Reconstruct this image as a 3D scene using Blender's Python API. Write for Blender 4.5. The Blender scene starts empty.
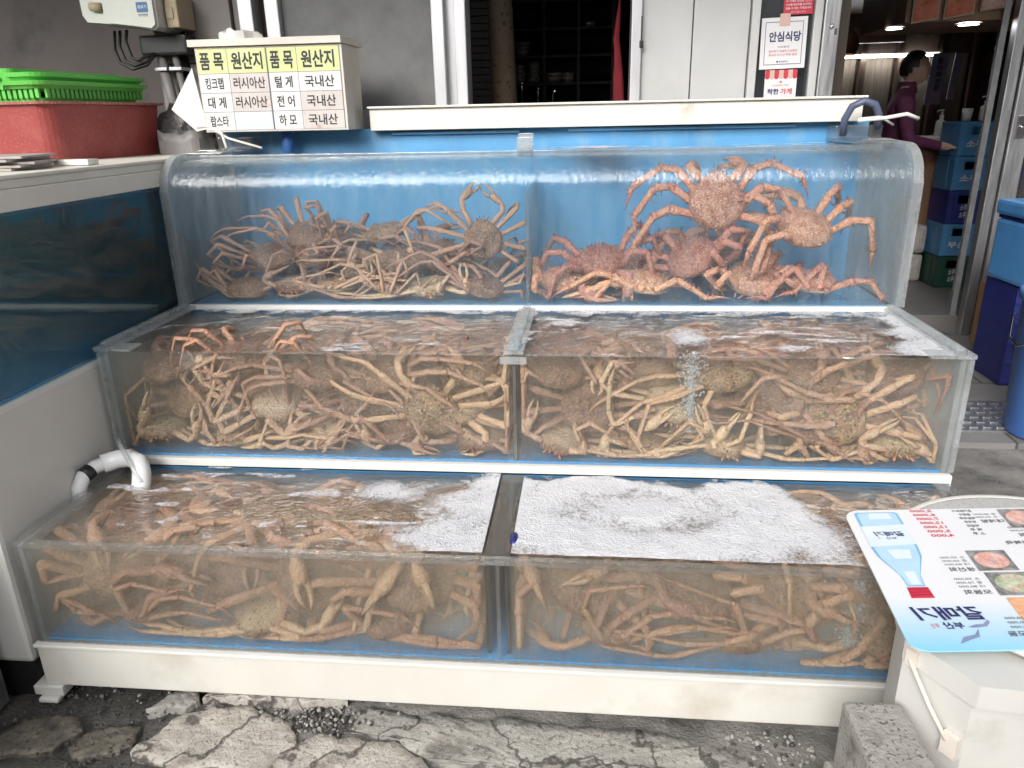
import bpy, bmesh, math, random
import numpy as np
from mathutils import Vector, Matrix, noise as mnoise

# ------------------------------------------------------------------ camera, sky, sun, exposure
SC = bpy.context.scene
COL = SC.collection
PI = math.pi
cam_d = bpy.data.cameras.new('camera')
cam = bpy.data.objects.new('camera', cam_d)
COL.objects.link(cam)
CX, CH = 1.2867, 1.3477
pit, rol, yaw = 0.3415, 0.0213, -0.1019
cy_, sy_ = math.cos(yaw), math.sin(yaw)
cp, sp = math.cos(pit), math.sin(pit)
cr, sr = math.cos(rol), math.sin(rol)
fw = Vector((sy_ * cp, cy_ * cp, -sp))
r0 = Vector((cy_, -sy_, 0))
u0 = Vector((sy_ * sp, cy_ * sp, cp))
rt = cr * r0 - sr * u0
up = sr * r0 + cr * u0
M = Matrix((rt, up, -fw)).transposed().to_4x4()
M.translation = (CX, 0, CH)
cam.matrix_world = M
cam_d.sensor_width = 36
cam_d.lens = 751.14 / 1024 * 36
cam_d.clip_start = 0.02
cam_d.clip_end = 500
SC.camera = cam

SUN_EL, SUN_ROT = math.radians(32), math.radians(200)
world = bpy.data.worlds.new('World')
SC.world = world
world.use_nodes = True
wt = world.node_tree
wt.nodes.clear()
sky = wt.nodes.new('ShaderNodeTexSky')
sky.sky_type = 'NISHITA'
sky.sun_disc = False
sky.sun_elevation = SUN_EL
sky.sun_rotation = SUN_ROT
sky.dust_density = 4.0
sky.air_density = 1.0
hs = wt.nodes.new('ShaderNodeHueSaturation')
hs.inputs['Saturation'].default_value = 0.12     # overcast: the cloud layer greys the sky
bgn = wt.nodes.new('ShaderNodeBackground')
bgn.inputs['Strength'].default_value = 0.15
wo = wt.nodes.new('ShaderNodeOutputWorld')
wt.links.new(sky.outputs[0], hs.inputs['Color'])
wt.links.new(hs.outputs[0], bgn.inputs['Color'])
wt.links.new(bgn.outputs[0], wo.inputs['Surface'])

sun_d = bpy.data.lights.new('sun', 'SUN')
sun_d.energy = 1.4
sun_d.angle = math.radians(30)
sun_d.color = (1.0, 0.96, 0.90)
sun = bpy.data.objects.new('sun', sun_d)
COL.objects.link(sun)
sun.rotation_euler = (math.radians(58), 0, math.radians(-20))

SC.view_settings.view_transform = 'Standard'
SC.view_settings.look = 'None'
SC.view_settings.gamma = 1
SC.view_settings.use_curve_mapping = False
SC.view_settings.exposure = 0.74
SC.render.engine = 'CYCLES'
cyc = SC.cycles
cyc.max_bounces = 8
cyc.diffuse_bounces = 3
cyc.glossy_bounces = 3
cyc.transmission_bounces = 8
cyc.transparent_max_bounces = 40
cyc.volume_bounces = 2
cyc.caustics_reflective = False
cyc.caustics_refractive = False
cyc.sample_clamp_indirect = 6
cyc.use_denoising = True
try:
    cyc.denoiser = 'OPENIMAGEDENOISE'
except Exception:
    pass

# ------------------------------------------------------------------ helpers
RNG = random.Random(7)
GROUND = 0.03


def tag(o, label=None, cat=None, group=None, kind=None):
    if label: o['label'] = label
    if cat: o['category'] = cat
    if group: o['group'] = group
    if kind: o['kind'] = kind
    return o


def empty(name, loc, label, cat, group=None):
    o = bpy.data.objects.new(name, None)
    o.empty_display_size = 0.05
    o.location = loc
    COL.objects.link(o)
    return tag(o, label, cat, group)


class MB:
    """collects shapes, given in world coordinates, into one mesh"""

    def __init__(s):
        s.v, s.f, s.m, s.sm = [], [], [], []

    def add(s, vs, fs, mi=0, smooth=False):
        n = len(s.v)
        s.v += [tuple(p) for p in vs]
        for f in fs:
            s.f.append(tuple(i + n for i in f))
            s.m.append(mi)
            s.sm.append(smooth)
        return s

    def box(s, a, b, mi=0, bev=0.0, mat=None):
        bm = bmesh.new()
        bmesh.ops.create_cube(bm, size=1)
        c = [(a[i] + b[i]) / 2 for i in range(3)]
        d = [abs(b[i] - a[i]) for i in range(3)]
        for v in bm.verts:
            v.co = Vector((v.co.x * d[0] + c[0], v.co.y * d[1] + c[1], v.co.z * d[2] + c[2]))
        if bev > 0:
            bmesh.ops.bevel(bm, geom=bm.edges[:], offset=min(bev, min(d) * 0.45), segments=2, affect='EDGES', profile=0.6)
        vs = [v.co.copy() for v in bm.verts]
        if mat is not None:
            vs = [mat @ v for v in vs]
        bm.verts.index_update()
        fs = [[v.index for v in f.verts] for f in bm.faces]
        bm.free()
        return s.add(vs, fs, mi)

    def prism(s, poly, axis, a, b, mi=0, mat=None):
        """poly: 2D outline, extruded along axis (0 x,1 y,2 z) from a to b"""
        def P(p, t):
            if axis == 0: return Vector((t, p[0], p[1]))
            if axis == 1: return Vector((p[0], t, p[1]))
            return Vector((p[0], p[1], t))
        n = len(poly)
        vs = [P(p, a) for p in poly] + [P(p, b) for p in poly]
        if mat is not None:
            vs = [mat @ v for v in vs]
        fs = [tuple(range(n))[::-1], tuple(range(n, 2 * n))]
        fs += [(i, (i + 1) % n, n + (i + 1) % n, n + i) for i in range(n)]
        return s.add(vs, fs, mi)

    def tube(s, pts, rad, n=10, mi=0, cap=True):
        pts = [Vector(p) for p in pts]
        rads = rad if isinstance(rad, (list, tuple)) else [rad] * len(pts)
        vs, fs = [], []
        ref = None
        for i, p in enumerate(pts):
            t = (pts[min(i + 1, len(pts) - 1)] - pts[max(i - 1, 0)]).normalized()
            if ref is None:
                ref = t.orthogonal().normalized()
            ref = (ref - t * ref.dot(t))
            ref = ref.normalized() if ref.length > 1e-6 else t.orthogonal().normalized()
            b = t.cross(ref)
            for k in range(n):
                a = 2 * PI * k / n
                vs.append(p + (ref * math.cos(a) + b * math.sin(a)) * rads[i])
        for i in range(len(pts) - 1):
            for k in range(n):
                fs.append((i * n + k, i * n + (k + 1) % n, (i + 1) * n + (k + 1) % n, (i + 1) * n + k))
        if cap:
            fs.append(tuple(range(n))[::-1])
            fs.append(tuple(range((len(pts) - 1) * n, len(pts) * n)))
        return s.add(vs, fs, mi, True)

    def lathe(s, prof, loc=(0, 0, 0), n=32, mi=0, mat=None):
        """prof: list of (r, z)"""
        vs, fs = [], []
        for r, z in prof:
            for k in range(n):
                a = 2 * PI * k / n
                v = Vector((r * math.cos(a), r * math.sin(a), z))
                if mat is not None: v = mat @ v
                vs.append(v + Vector(loc))
        for i in range(len(prof) - 1):
            for k in range(n):
                fs.append((i * n + k, i * n + (k + 1) % n, (i + 1) * n + (k + 1) % n, (i + 1) * n + k))
        return s.add(vs, fs, mi, True)

    def quad(s, a, b, c, d, mi=0):
        return s.add([a, b, c, d], [(0, 1, 2, 3)], mi)

    def build(s, name, mats, parent=None, loc=None):
        me = bpy.data.meshes.new(name)
        if loc is None:
            loc = parent.location.copy() if parent is not None else Vector((0, 0, 0))
        loc = Vector(loc)
        me.from_pydata([Vector(v) - loc for v in s.v], [], s.f)
        if not isinstance(mats, (list, tuple)): mats = [mats]
        for m in mats: me.materials.append(m)
        me.polygons.foreach_set('material_index', s.m)
        me.polygons.foreach_set('use_smooth', s.sm)
        me.update()
        o = bpy.data.objects.new(name, me)
        COL.objects.link(o)
        if parent is not None:
            o.parent = parent
            o.location = loc - parent_world(parent)
        else:
            o.location = loc
        return o


def parent_world(p):
    v = Vector((0, 0, 0))
    while p is not None:
        v += p.location
        p = p.parent
    return v


def sub(mb, name, mats, parent):
    """a part (or sub-part) whose world-space shape is stored relative to its parent"""
    return mb.build(name, mats, parent, loc=parent_world(parent))


def fbm(x, y, z=0.0, o=4):
    return mnoise.fractal(Vector((x, y, z)), 1.0, 2.0, o)


FONT_CACHE = {}


def glyphs(text):
    if text in FONT_CACHE: return FONT_CACHE[text]
    cu = bpy.data.curves.new('lettering', 'FONT')
    cu.body = text
    cu.size = 1.0
    cu.align_x = 'CENTER'
    cu.align_y = 'CENTER'
    cu.resolution_u = 2
    o = bpy.data.objects.new('lettering', cu)
    COL.objects.link(o)
    out = {}
    for bold in (0.0, 0.018, 0.03):
        cu.offset = bold
        bpy.context.view_layer.update()
        dg = bpy.context.evaluated_depsgraph_get()
        me = bpy.data.meshes.new_from_object(o.evaluated_get(dg))
        vs = [v.co.copy() for v in me.vertices]
        fs = [tuple(p.vertices) for p in me.polygons]
        bpy.data.meshes.remove(me)
        if vs:
            x0, x1 = min(v.x for v in vs), max(v.x for v in vs)
            y0, y1 = min(v.y for v in vs), max(v.y for v in vs)
        else:
            x0 = y0 = 0; x1 = y1 = 1
        out[bold] = (vs, fs, x0, x1, y0, y1)
    bpy.data.objects.remove(o)
    FONT_CACHE[text] = out
    return out


def write(mb, text, frame, cx, cy, w, h, bold=0.018, mi=0, shear=0.0, off=0.0):
    """lettering fitted to w x h, centred at (cx,cy) of a plane given by frame = (origin, ex, ey, normal)"""
    vs, fs, x0, x1, y0, y1 = glyphs(text)[bold]
    o, ex, ey, nn = frame
    out = []
    for v in vs:
        a = (v.x - (x0 + x1) / 2) / max(x1 - x0, 1e-6) * w
        b = (v.y - (y0 + y1) / 2) / max(y1 - y0, 1e-6) * h
        a += shear * b
        out.append(o + ex * (cx + a) + ey * (cy + b) + nn * off)
    mb.add(out, fs, mi)


def rect(mb, frame, x0, y0, x1, y1, mi=0, off=0.0):
    o, ex, ey, nn = frame
    mb.quad(*[o + ex * a + ey * b + nn * off for a, b in ((x0, y0), (x1, y0), (x1, y1), (x0, y1))], mi=mi)


def poly(mb, frame, pts, mi=0, off=0.0):
    o, ex, ey, nn = frame
    mb.add([o + ex * a + ey * b + nn * off for a, b in pts], [tuple(range(len(pts)))], mi)


# ------------------------------------------------------------------ materials
def new_mat(name):
    m = bpy.data.materials.new(name)
    m.use_nodes = True
    nt = m.node_tree
    nt.nodes.clear()
    out = nt.nodes.new('ShaderNodeOutputMaterial')
    return m, nt, out


class N:
    """small node-building helper"""

    def __init__(s, nt): s.nt = nt

    def __call__(s, typ, ins=None, **props):
        n = s.nt.nodes.new(typ)
        for k, v in props.items(): setattr(n, k, v)
        for k, v in (ins or {}).items():
            if hasattr(v, 'bl_idname') or isinstance(v, bpy.types.NodeSocket):
                s.nt.links.new(v if isinstance(v, bpy.types.NodeSocket) else v.outputs[0], n.inputs[k])
            else:
                n.inputs[k].default_value = v
        return n

    def ramp(s, fac, stops, interp='LINEAR'):
        n = s.nt.nodes.new('ShaderNodeValToRGB')
        n.color_ramp.interpolation = interp
        el = n.color_ramp.elements
        while len(el) < len(stops): el.new(0.5)
        for e, (p, c) in zip(el, stops):
            e.position = p
            e.color = c if len(c) == 4 else (*c, 1)
        s.nt.links.new(fac, n.inputs[0])
        return n

    def math(s, op, a, b=0.0, c=None, clamp=False):
        ins = {0: a, 1: b}
        if c is not None: ins[2] = c
        return s('ShaderNodeMath', ins, operation=op, use_clamp=clamp)

    def mix(s, fac, a, b):
        n = s.nt.nodes.new('ShaderNodeMix')
        n.data_type = 'RGBA'
        for idx, v in ((0, fac), (6, a), (7, b)):
            if hasattr(v, 'bl_idname') and not isinstance(v, bpy.types.NodeSocket): v = v.outputs[0]
            if isinstance(v, bpy.types.NodeSocket): s.nt.links.new(v, n.inputs[idx])
            else: n.inputs[idx].default_value = v if idx == 0 or len(v) == 4 else (*v, 1)
        return n.outputs[2]


def surf(name, c1, c2=None, rough=0.6, scale=12.0, metal=0.0, bump=0.0, bscale=None, stretch=(1, 1, 1), speck=None, speck_scale=120,
         spec=0.5, crack=0.0, detail=5, lo=0.35, hi=0.65, stain=None, stain_scale=3.0, stain_lo=0.55, stain_hi=0.75, rough2=None):
    """general procedural surface: two-tone noise, optional specks, stains and bump"""
    m, nt, out = new_mat(name)
    n = N(nt)
    tc = n('ShaderNodeTexCoord')
    mp = n('ShaderNodeMapping', {'Vector': tc.outputs['Object'], 'Scale': stretch})
    nz = n('ShaderNodeTexNoise', {'Vector': mp, 'Scale': scale, 'Detail': detail, 'Roughness': 0.6})
    col = n.ramp(nz.outputs[0], [(lo, c1), (hi, c2 or c1)]).outputs[0]
    if stain:
        st = n('ShaderNodeTexNoise', {'Vector': mp, 'Scale': stain_scale, 'Detail': 6, 'Roughness': 0.65})
        col = n.mix(n.ramp(st.outputs[0], [(stain_lo, (0, 0, 0)), (stain_hi, (1, 1, 1))]), col, stain)
    if speck:
        sk = n('ShaderNodeTexNoise', {'Vector': mp, 'Scale': speck_scale, 'Detail': 2})
        col = n.mix(n.ramp(sk.outputs[0], [(0.58, (0, 0, 0)), (0.68, (1, 1, 1))]), col, speck)
    if crack:
        dz = n('ShaderNodeTexNoise', {'Vector': mp, 'Scale': 14.0, 'Detail': 5})
        wv = n('ShaderNodeMix', {0: 0.12, 4: mp.outputs[0], 5: dz.outputs[1]}, data_type='VECTOR')
        vo = n('ShaderNodeTexVoronoi', {'Vector': wv.outputs[1], 'Scale': crack}, feature='DISTANCE_TO_EDGE')
        col = n.mix(n.ramp(vo.outputs['Distance'], [(0.006, (.85, .85, .85)), (0.022, (0, 0, 0))]), col, (0.05, 0.045, 0.04))
    b = n('ShaderNodeBsdfPrincipled', {'Base Color': col, 'Roughness': rough, 'Metallic': metal, 'Specular IOR Level': spec})
    if rough2 is not None:
        rr = n('ShaderNodeMapRange', {0: nz.outputs[0], 1: lo, 2: hi, 3: rough, 4: rough2})
        nt.links.new(rr.outputs[0], b.inputs['Roughness'])
    if bump:
        bz = n('ShaderNodeTexNoise', {'Vector': mp, 'Scale': bscale or scale * 3, 'Detail': 6, 'Roughness': 0.6})
        bp = n('ShaderNodeBump', {'Height': bz.outputs[0], 'Strength': bump, 'Distance': 0.01})
        nt.links.new(bp.outputs[0], b.inputs['Normal'])
    nt.links.new(b.outputs[0], out.inputs[0])
    return m


def acrylic(name, tint=(0.96, 0.98, 0.98), haze=0.05, haze_col=(0.75, 0.78, 0.8), haze_hi=0.12, stretch=(6, 6, 1.2), hscale=3.0, refl=0.03, power=4.0,
            bump=0.0, bump_stretch=(30, 30, 4), blur=0.0, blur_mix=0.4, blur_bump=0.0, grough=0.02, gmax=0.75):
    """clear plastic or glass sheet: see-through, mirror-like at glancing angles, with scratches and dirt as a thin haze"""
    m, nt, out = new_mat(name)
    n = N(nt)
    tc = n('ShaderNodeTexCoord')
    lw = n('ShaderNodeLayerWeight', {'Blend': 0.5})
    pw = n.math('POWER', lw.outputs['Facing'], power)
    fac = n.math('MULTIPLY_ADD', pw, gmax, refl)
    if blur > 0:
        mp0 = n('ShaderNodeMapping', {'Vector': tc.outputs['Object'], 'Scale': bump_stretch})
        bz0 = n('ShaderNodeTexNoise', {'Vector': mp0, 'Scale': 3.0, 'Detail': 3})
        bp0 = n('ShaderNodeBump', {'Height': bz0.outputs[0], 'Strength': blur_bump, 'Distance': 0.01})
        rf = n('ShaderNodeBsdfRefraction', {'Color': (*tint, 1), 'Roughness': blur, 'IOR': 1.12, 'Normal': bp0})
        tp = n('ShaderNodeBsdfTransparent', {'Color': (*tint, 1)})
        tr = n('ShaderNodeMixShader', {0: blur_mix, 1: tp, 2: rf})
    else:
        tr = n('ShaderNodeBsdfTransparent', {'Color': (*tint, 1)})
    gl = n('ShaderNodeBsdfGlossy', {'Color': (1, 1, 1, 1), 'Roughness': grough})
    if bump:
        mpb = n('ShaderNodeMapping', {'Vector': tc.outputs['Object'], 'Scale': bump_stretch})
        bz = n('ShaderNodeTexNoise', {'Vector': mpb, 'Scale': 3.0, 'Detail': 4})
        bp = n('ShaderNodeBump', {'Height': bz.outputs[0], 'Strength': bump, 'Distance': 0.01})
        nt.links.new(bp.outputs[0], gl.inputs['Normal'])
    mx = n('ShaderNodeMixShader', {0: fac, 1: tr, 2: gl})
    mp = n('ShaderNodeMapping', {'Vector': tc.outputs['Object'], 'Scale': stretch})
    nz = n('ShaderNodeTexNoise', {'Vector': mp, 'Scale': hscale, 'Detail': 6, 'Roughness': 0.7})
    hz = n('ShaderNodeMapRange', {0: nz.outputs[0], 1: 0.35, 2: 0.7, 3: haze, 4: haze_hi})
    df = n('ShaderNodeBsdfDiffuse', {'Color': (*haze_col, 1)})
    tl = n('ShaderNodeBsdfTranslucent', {'Color': (*haze_col, 1)})
    dt = n('ShaderNodeMixShader', {0: 0.45, 1: df, 2: tl})
    mx2 = n('ShaderNodeMixShader', {0: hz, 1: mx, 2: dt})
    nt.links.new(mx2.outputs[0], out.inputs[0])
    return m


def water_mat(name, vol_col, density, wave=0.35, wscale=22.0, tint=(0.95, 0.97, 0.97), aniso=0.2, refl=0.04):
    """water body: rippled reflecting top, clear sides, even murk inside"""
    m, nt, out = new_mat(name)
    n = N(nt)
    tc = n('ShaderNodeTexCoord')
    geo = n('ShaderNodeNewGeometry')
    sx = n('ShaderNodeSeparateXYZ', {0: geo.outputs['True Normal']})
    az = n.math('ABSOLUTE', sx.outputs[2])
    top = n.math('GREATER_THAN', az, 0.6)
    mp = n('ShaderNodeMapping', {'Vector': tc.outputs['Object'], 'Scale': (1, 1.6, 1)})
    w1 = n('ShaderNodeTexNoise', {'Vector': mp, 'Scale': wscale, 'Detail': 4, 'Distortion': 1.2})
    w2 = n('ShaderNodeTexNoise', {'Vector': mp, 'Scale': wscale * 3.3, 'Detail': 3, 'Distortion': 0.6})
    hh = n.math('MULTIPLY_ADD', w2.outputs[0], 0.35, w1.outputs[0])
    bp = n('ShaderNodeBump', {'Height': hh, 'Strength': wave, 'Distance': 0.02})
    lw = n('ShaderNodeLayerWeight', {'Blend': 0.5, 'Normal': bp})
    fac = n.math('MULTIPLY_ADD', n.math('POWER', lw.outputs['Facing'], 3.5), 0.9, refl)
    facb = n.math('MULTIPLY', fac, top)
    tr = n('ShaderNodeBsdfTransparent', {'Color': (*tint, 1)})
    gl = n('ShaderNodeBsdfGlossy', {'Color': (1, 1, 1, 1), 'Roughness': 0.03, 'Normal': bp})
    mx = n('ShaderNodeMixShader', {0: facb, 1: tr, 2: gl})
    vo = n('ShaderNodeVolumePrincipled', {'Color': (*vol_col, 1), 'Density': density, 'Anisotropy': aniso})
    nt.links.new(mx.outputs[0], out.inputs['Surface'])
    nt.links.new(vo.outputs[0], out.inputs['Volume'])
    return m


def emit(name, col, strength):
    m, nt, out = new_mat(name)
    n = N(nt)
    e = n('ShaderNodeEmission', {'Color': (*col, 1), 'Strength': strength})
    nt.links.new(e.outputs[0], out.inputs[0])
    return m


def foam_mat(name, cover=0.44, col=(0.73, 0.74, 0.775)):
    """froth: bubbles of mixed size, thinning out in flecks where the water shows between them"""
    m, nt, out = new_mat(name)
    n = N(nt)
    tc = n('ShaderNodeTexCoord')
    o = tc.outputs['Object']
    dz = n('ShaderNodeTexNoise', {'Vector': o, 'Scale': 30.0, 'Detail': 3})
    wv = n('ShaderNodeMix', {0: 0.03, 4: o, 5: dz.outputs[1]}, data_type='VECTOR')
    v1 = n('ShaderNodeTexVoronoi', {'Vector': wv.outputs[1], 'Scale': 130.0})
    v2 = n('ShaderNodeTexVoronoi', {'Vector': o, 'Scale': 330.0})
    bub = n.math('MULTIPLY_ADD', v2.outputs['Distance'], 0.5, n.math('MULTIPLY', v1.outputs['Distance'], 0.6))
    nz = n('ShaderNodeTexNoise', {'Vector': o, 'Scale': 11.0, 'Detail': 9, 'Roughness': 0.7, 'Distortion': 1.0})
    at = n('ShaderNodeAttribute', attribute_name='thick')
    s1 = n.math('MULTIPLY_ADD', nz.outputs[0], 1.2, n.math('MULTIPLY', bub, -0.55))
    s2 = n.math('ADD', s1, n.math('ADD', at.outputs['Fac'], cover - 1.0))
    al = n('ShaderNodeMapRange', {0: s2, 1: 0.16, 2: 0.62, 3: 0.0, 4: 0.96})
    sw = n('ShaderNodeTexNoise', {'Vector': o, 'Scale': 4.0, 'Detail': 8, 'Roughness': 0.65, 'Distortion': 2.6})
    cc = n.mix(n.ramp(sw.outputs[0], [(0.40, (0.6, 0.6, 0.6)), (0.58, (0, 0, 0))]), col, (0.60, 0.61, 0.66))
    cc = n.mix(n.ramp(bub.outputs[0], [(0.10, (0.75, 0.75, 0.75)), (0.38, (0, 0, 0))]), cc, (0.34, 0.34, 0.38))
    bp = n('ShaderNodeBump', {'Height': bub, 'Strength': 0.7, 'Distance': 0.004})
    b = n('ShaderNodeBsdfPrincipled', {'Base Color': cc, 'Roughness': 0.3, 'Normal': bp})
    tr = n('ShaderNodeBsdfTransparent')
    mx = n('ShaderNodeMixShader', {0: al, 1: tr, 2: b})
    nt.links.new(mx.outputs[0], out.inputs[0])
    return m


def crab_mat(name, dorsal, dorsal2, pale, tip, leg, spot=0.0, mott=0.45):
    """shell colours: mottled back, pale belly, ruddier leg ends, dark barnacle dots on some shells"""
    m, nt, out = new_mat(name)
    n = N(nt)
    tc = n('ShaderNodeTexCoord')
    oi = n('ShaderNodeObjectInfo')
    nz = n('ShaderNodeTexNoise', {'Vector': tc.outputs['Object'], 'Scale': 38.0, 'Detail': 6, 'Roughness': 0.65})
    n2 = n('ShaderNodeTexNoise', {'Vector': tc.outputs['Object'], 'Scale': 160.0, 'Detail': 3})
    col = n.ramp(nz.outputs[0], [(0.36, dorsal2), (0.62, dorsal)]).outputs[0]
    al = n('ShaderNodeAttribute', attribute_name='limb')
    ab = n('ShaderNodeAttribute', attribute_name='belly')
    at = n('ShaderNodeAttribute', attribute_name='tip')
    lc = n.mix(nz.outputs[0], leg, tuple(min(1, c * 1.35) for c in leg))
    col = n.mix(al.outputs['Fac'], col, lc)
    pb = n.math('MULTIPLY', ab.outputs['Fac'], 0.8)
    col = n.mix(pb, col, pale)
    tb = n.math('MULTIPLY', at.outputs['Fac'], 0.8)
    col = n.mix(tb, col, tip)
    col = n.mix(n.math('MULTIPLY', n.ramp(n2.outputs[0], [(0.5, (0, 0, 0)), (0.68, (1, 1, 1))]).outputs[0], mott), col, pale)
    if spot:
        vo = n('ShaderNodeTexVoronoi', {'Vector': tc.outputs['Object'], 'Scale': 75.0})
        on = n.math('GREATER_THAN', oi.outputs['Random'], 1 - spot)
        dk = n.math('MULTIPLY', n.math('LESS_THAN', vo.outputs['Distance'], 0.22), on)
        dk = n.math('MULTIPLY', dk, n.math('SUBTRACT', 1.0, al.outputs['Fac']))
        col = n.mix(dk, col, (0.03, 0.025, 0.02))
    hv = n('ShaderNodeHueSaturation', {'Color': col,
           'Hue': n('ShaderNodeMapRange', {0: oi.outputs['Random'], 3: 0.474, 4: 0.500}).outputs[0],
           'Value': n('ShaderNodeMapRange', {0: oi.outputs['Random'], 3: 0.7, 4: 1.25}).outputs[0]})
    bp = n('ShaderNodeBump', {'Height': n2.outputs[0], 'Strength': 0.9, 'Distance': 0.008})
    b = n('ShaderNodeBsdfPrincipled', {'Base Color': hv, 'Roughness': 0.34, 'Normal': bp})
    nt.links.new(b.outputs[0], out.inputs[0])
    return m


MT = {}
MT['white_panel'] = surf('white_panel', (0.60, 0.585, 0.535), (0.66, 0.645, 0.60), rough=0.35, scale=3, stain=(0.44, 0.39, 0.31), stain_scale=3.5, stain_lo=0.55, stain_hi=0.85, bump=0.03)
MT['white_trim'] = surf('white_trim', (0.66, 0.65, 0.61), (0.72, 0.71, 0.68), rough=0.35, scale=5, stain=(0.6, 0.55, 0.47), stain_scale=9, stain_lo=0.64, stain_hi=0.9)
MT['cream_ledge'] = surf('cream_ledge', (0.70, 0.67, 0.60), (0.78, 0.75, 0.69), rough=0.45, scale=4, stain=(0.38, 0.32, 0.25), stain_scale=5, stain_lo=0.62, stain_hi=0.85)
MT['tank_blue'] = surf('tank_blue', (0.085, 0.29, 0.55), (0.11, 0.35, 0.62), rough=0.45, scale=5, stain=(0.24, 0.40, 0.52), stain_scale=11, stain_lo=0.52, stain_hi=0.8, stretch=(1, 1, .4))
MT['floor_blue'] = surf('floor_blue', (0.075, 0.33, 0.70), (0.095, 0.38, 0.76), rough=0.4, scale=4)
MT['tank_back'] = surf('tank_back', (0.035, 0.14, 0.28), (0.05, 0.18, 0.33), rough=0.5, scale=4, stain=(0.12, 0.2, 0.27), stain_scale=9)
MT['tank_deep_blue'] = surf('tank_deep_blue', (0.012, 0.06, 0.07), (0.02, 0.085, 0.10), rough=0.5, scale=4)
MT['bright_blue'] = surf('bright_blue', (0.14, 0.42, 0.72), (0.20, 0.50, 0.78), rough=0.35, scale=9, stain=(0.5, 0.62, 0.7), stain_scale=14, stain_lo=0.6, stain_hi=0.8)
MT['front_upper'] = acrylic('front_upper', haze=0.01, haze_hi=0.09, haze_col=(0.70, 0.76, 0.82), stretch=(9, 9, 1.4), bump=0.6, bump_stretch=(26, 26, 7), refl=0.03, gmax=0.34, grough=0.17)
MT['front_mid'] = acrylic('front_mid', haze=0.015, haze_hi=0.12, haze_col=(0.62, 0.56, 0.49), stretch=(12, 12, 0.9), refl=0.025)
MT['front_low'] = acrylic('front_low', haze=0.02, haze_hi=0.16, haze_col=(0.52, 0.46, 0.40), stretch=(13, 13, 0.8), refl=0.03, blur=0.16, blur_mix=0.10, blur_bump=0.25, bump_stretch=(22, 22, 1.6))
MT['side_sheet'] = acrylic('side_sheet', haze=0.35, haze_hi=0.6, haze_col=(0.62, 0.64, 0.66), stretch=(4, 4, 2), refl=0.04)
MT['edge_acrylic'] = acrylic('edge_acrylic', haze=0.22, haze_hi=0.5, haze_col=(0.72, 0.74, 0.75), stretch=(3, 3, 3), hscale=2, refl=0.06, gmax=0.5)
MT['rim_acrylic'] = acrylic('rim_acrylic', haze=0.10, haze_hi=0.30, haze_col=(0.50, 0.47, 0.45), stretch=(8, 3, 3), hscale=5, refl=0.08, gmax=0.6)
MT['divider'] = acrylic('divider', tint=(0.75, 0.75, 0.74), haze=0.12, haze_hi=0.25, haze_col=(0.35, 0.32, 0.28), refl=0.04)
MT['dark_seal'] = surf('dark_seal', (0.05, 0.045, 0.04), (0.09, 0.08, 0.07), rough=0.5)
MT['window_glass'] = acrylic('window_glass', tint=(0.30, 0.31, 0.32), haze=0.58, haze_hi=0.78, haze_col=(0.56, 0.565, 0.56), stretch=(2, 2, 2), refl=0.14, power=3, gmax=0.5)  # strong grey haze colour stands in for the street reflected in the pane
MT['door_glass'] = acrylic('door_glass', tint=(0.72, 0.75, 0.78), haze=0.03, haze_hi=0.08, haze_col=(0.4, 0.42, 0.45), refl=0.08, power=3)
MT['dark_tank_glass'] = acrylic('dark_tank_glass', tint=(0.62, 0.72, 0.75), haze=0.02, haze_hi=0.06, haze_col=(0.3, 0.34, 0.35), refl=0.035)
MT['water_up'] = water_mat('water_up', (0.62, 0.80, 0.95), 0.22, wave=0.25, refl=0.03)
MT['water_mid'] = water_mat('water_mid', (0.88, 0.69, 0.54), 1.7, aniso=-0.2, wave=0.8, refl=0.06)
MT['water_low'] = water_mat('water_low', (0.91, 0.73, 0.57), 2.8, aniso=-0.3, wave=0.7, refl=0.05)
MT['water_dark'] = water_mat('water_dark', (0.10, 0.36, 0.38), 0.8, wave=0.1)
MT['foam'] = foam_mat('foam')
MT['snow'] = crab_mat('snow_crab_shell', (0.32, 0.185, 0.10), (0.13, 0.068, 0.036), (0.62, 0.47, 0.31), (0.30, 0.12, 0.07), (0.45, 0.27, 0.165), spot=0.4)
MT['king'] = crab_mat('king_crab_shell', (0.54, 0.29, 0.18), (0.30, 0.10, 0.055), (0.74, 0.56, 0.40), (0.42, 0.065, 0.03), (0.52, 0.235, 0.135), mott=0.7)
MT['stone_wall'] = surf('dark_wall', (0.10, 0.082, 0.077), (0.135, 0.115, 0.107), rough=0.7, scale=2, stain=(0.05, 0.043, 0.04), stain_scale=2.5, bump=0.05)
MT['grey_wall'] = surf('grey_wall', (0.24, 0.215, 0.205), (0.29, 0.265, 0.255), rough=0.6, scale=2.5, stain=(0.10, 0.085, 0.08), stain_scale=3)
MT['wall_post'] = surf('wall_post', (0.26, 0.24, 0.23), (0.33, 0.31, 0.30), rough=0.5, scale=3)
MT['alu'] = surf('aluminium', (0.55, 0.55, 0.57), (0.62, 0.62, 0.64), rough=0.38, metal=0.6, scale=4, stretch=(8, 8, 1))
MT['steel'] = surf('brushed_steel', (0.42, 0.42, 0.43), (0.55, 0.55, 0.56), rough=0.3, metal=0.9, scale=6, stretch=(20, 20, 1), rough2=0.42)
MT['door_panel'] = surf('door_panel', (0.52, 0.52, 0.515), (0.60, 0.60, 0.60), rough=0.4, metal=0.05, scale=2.2, stain=(0.50, 0.49, 0.46), stain_scale=4)
MT['black'] = surf('black_plastic', (0.012, 0.012, 0.012), (0.02, 0.02, 0.02), rough=0.4)
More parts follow.
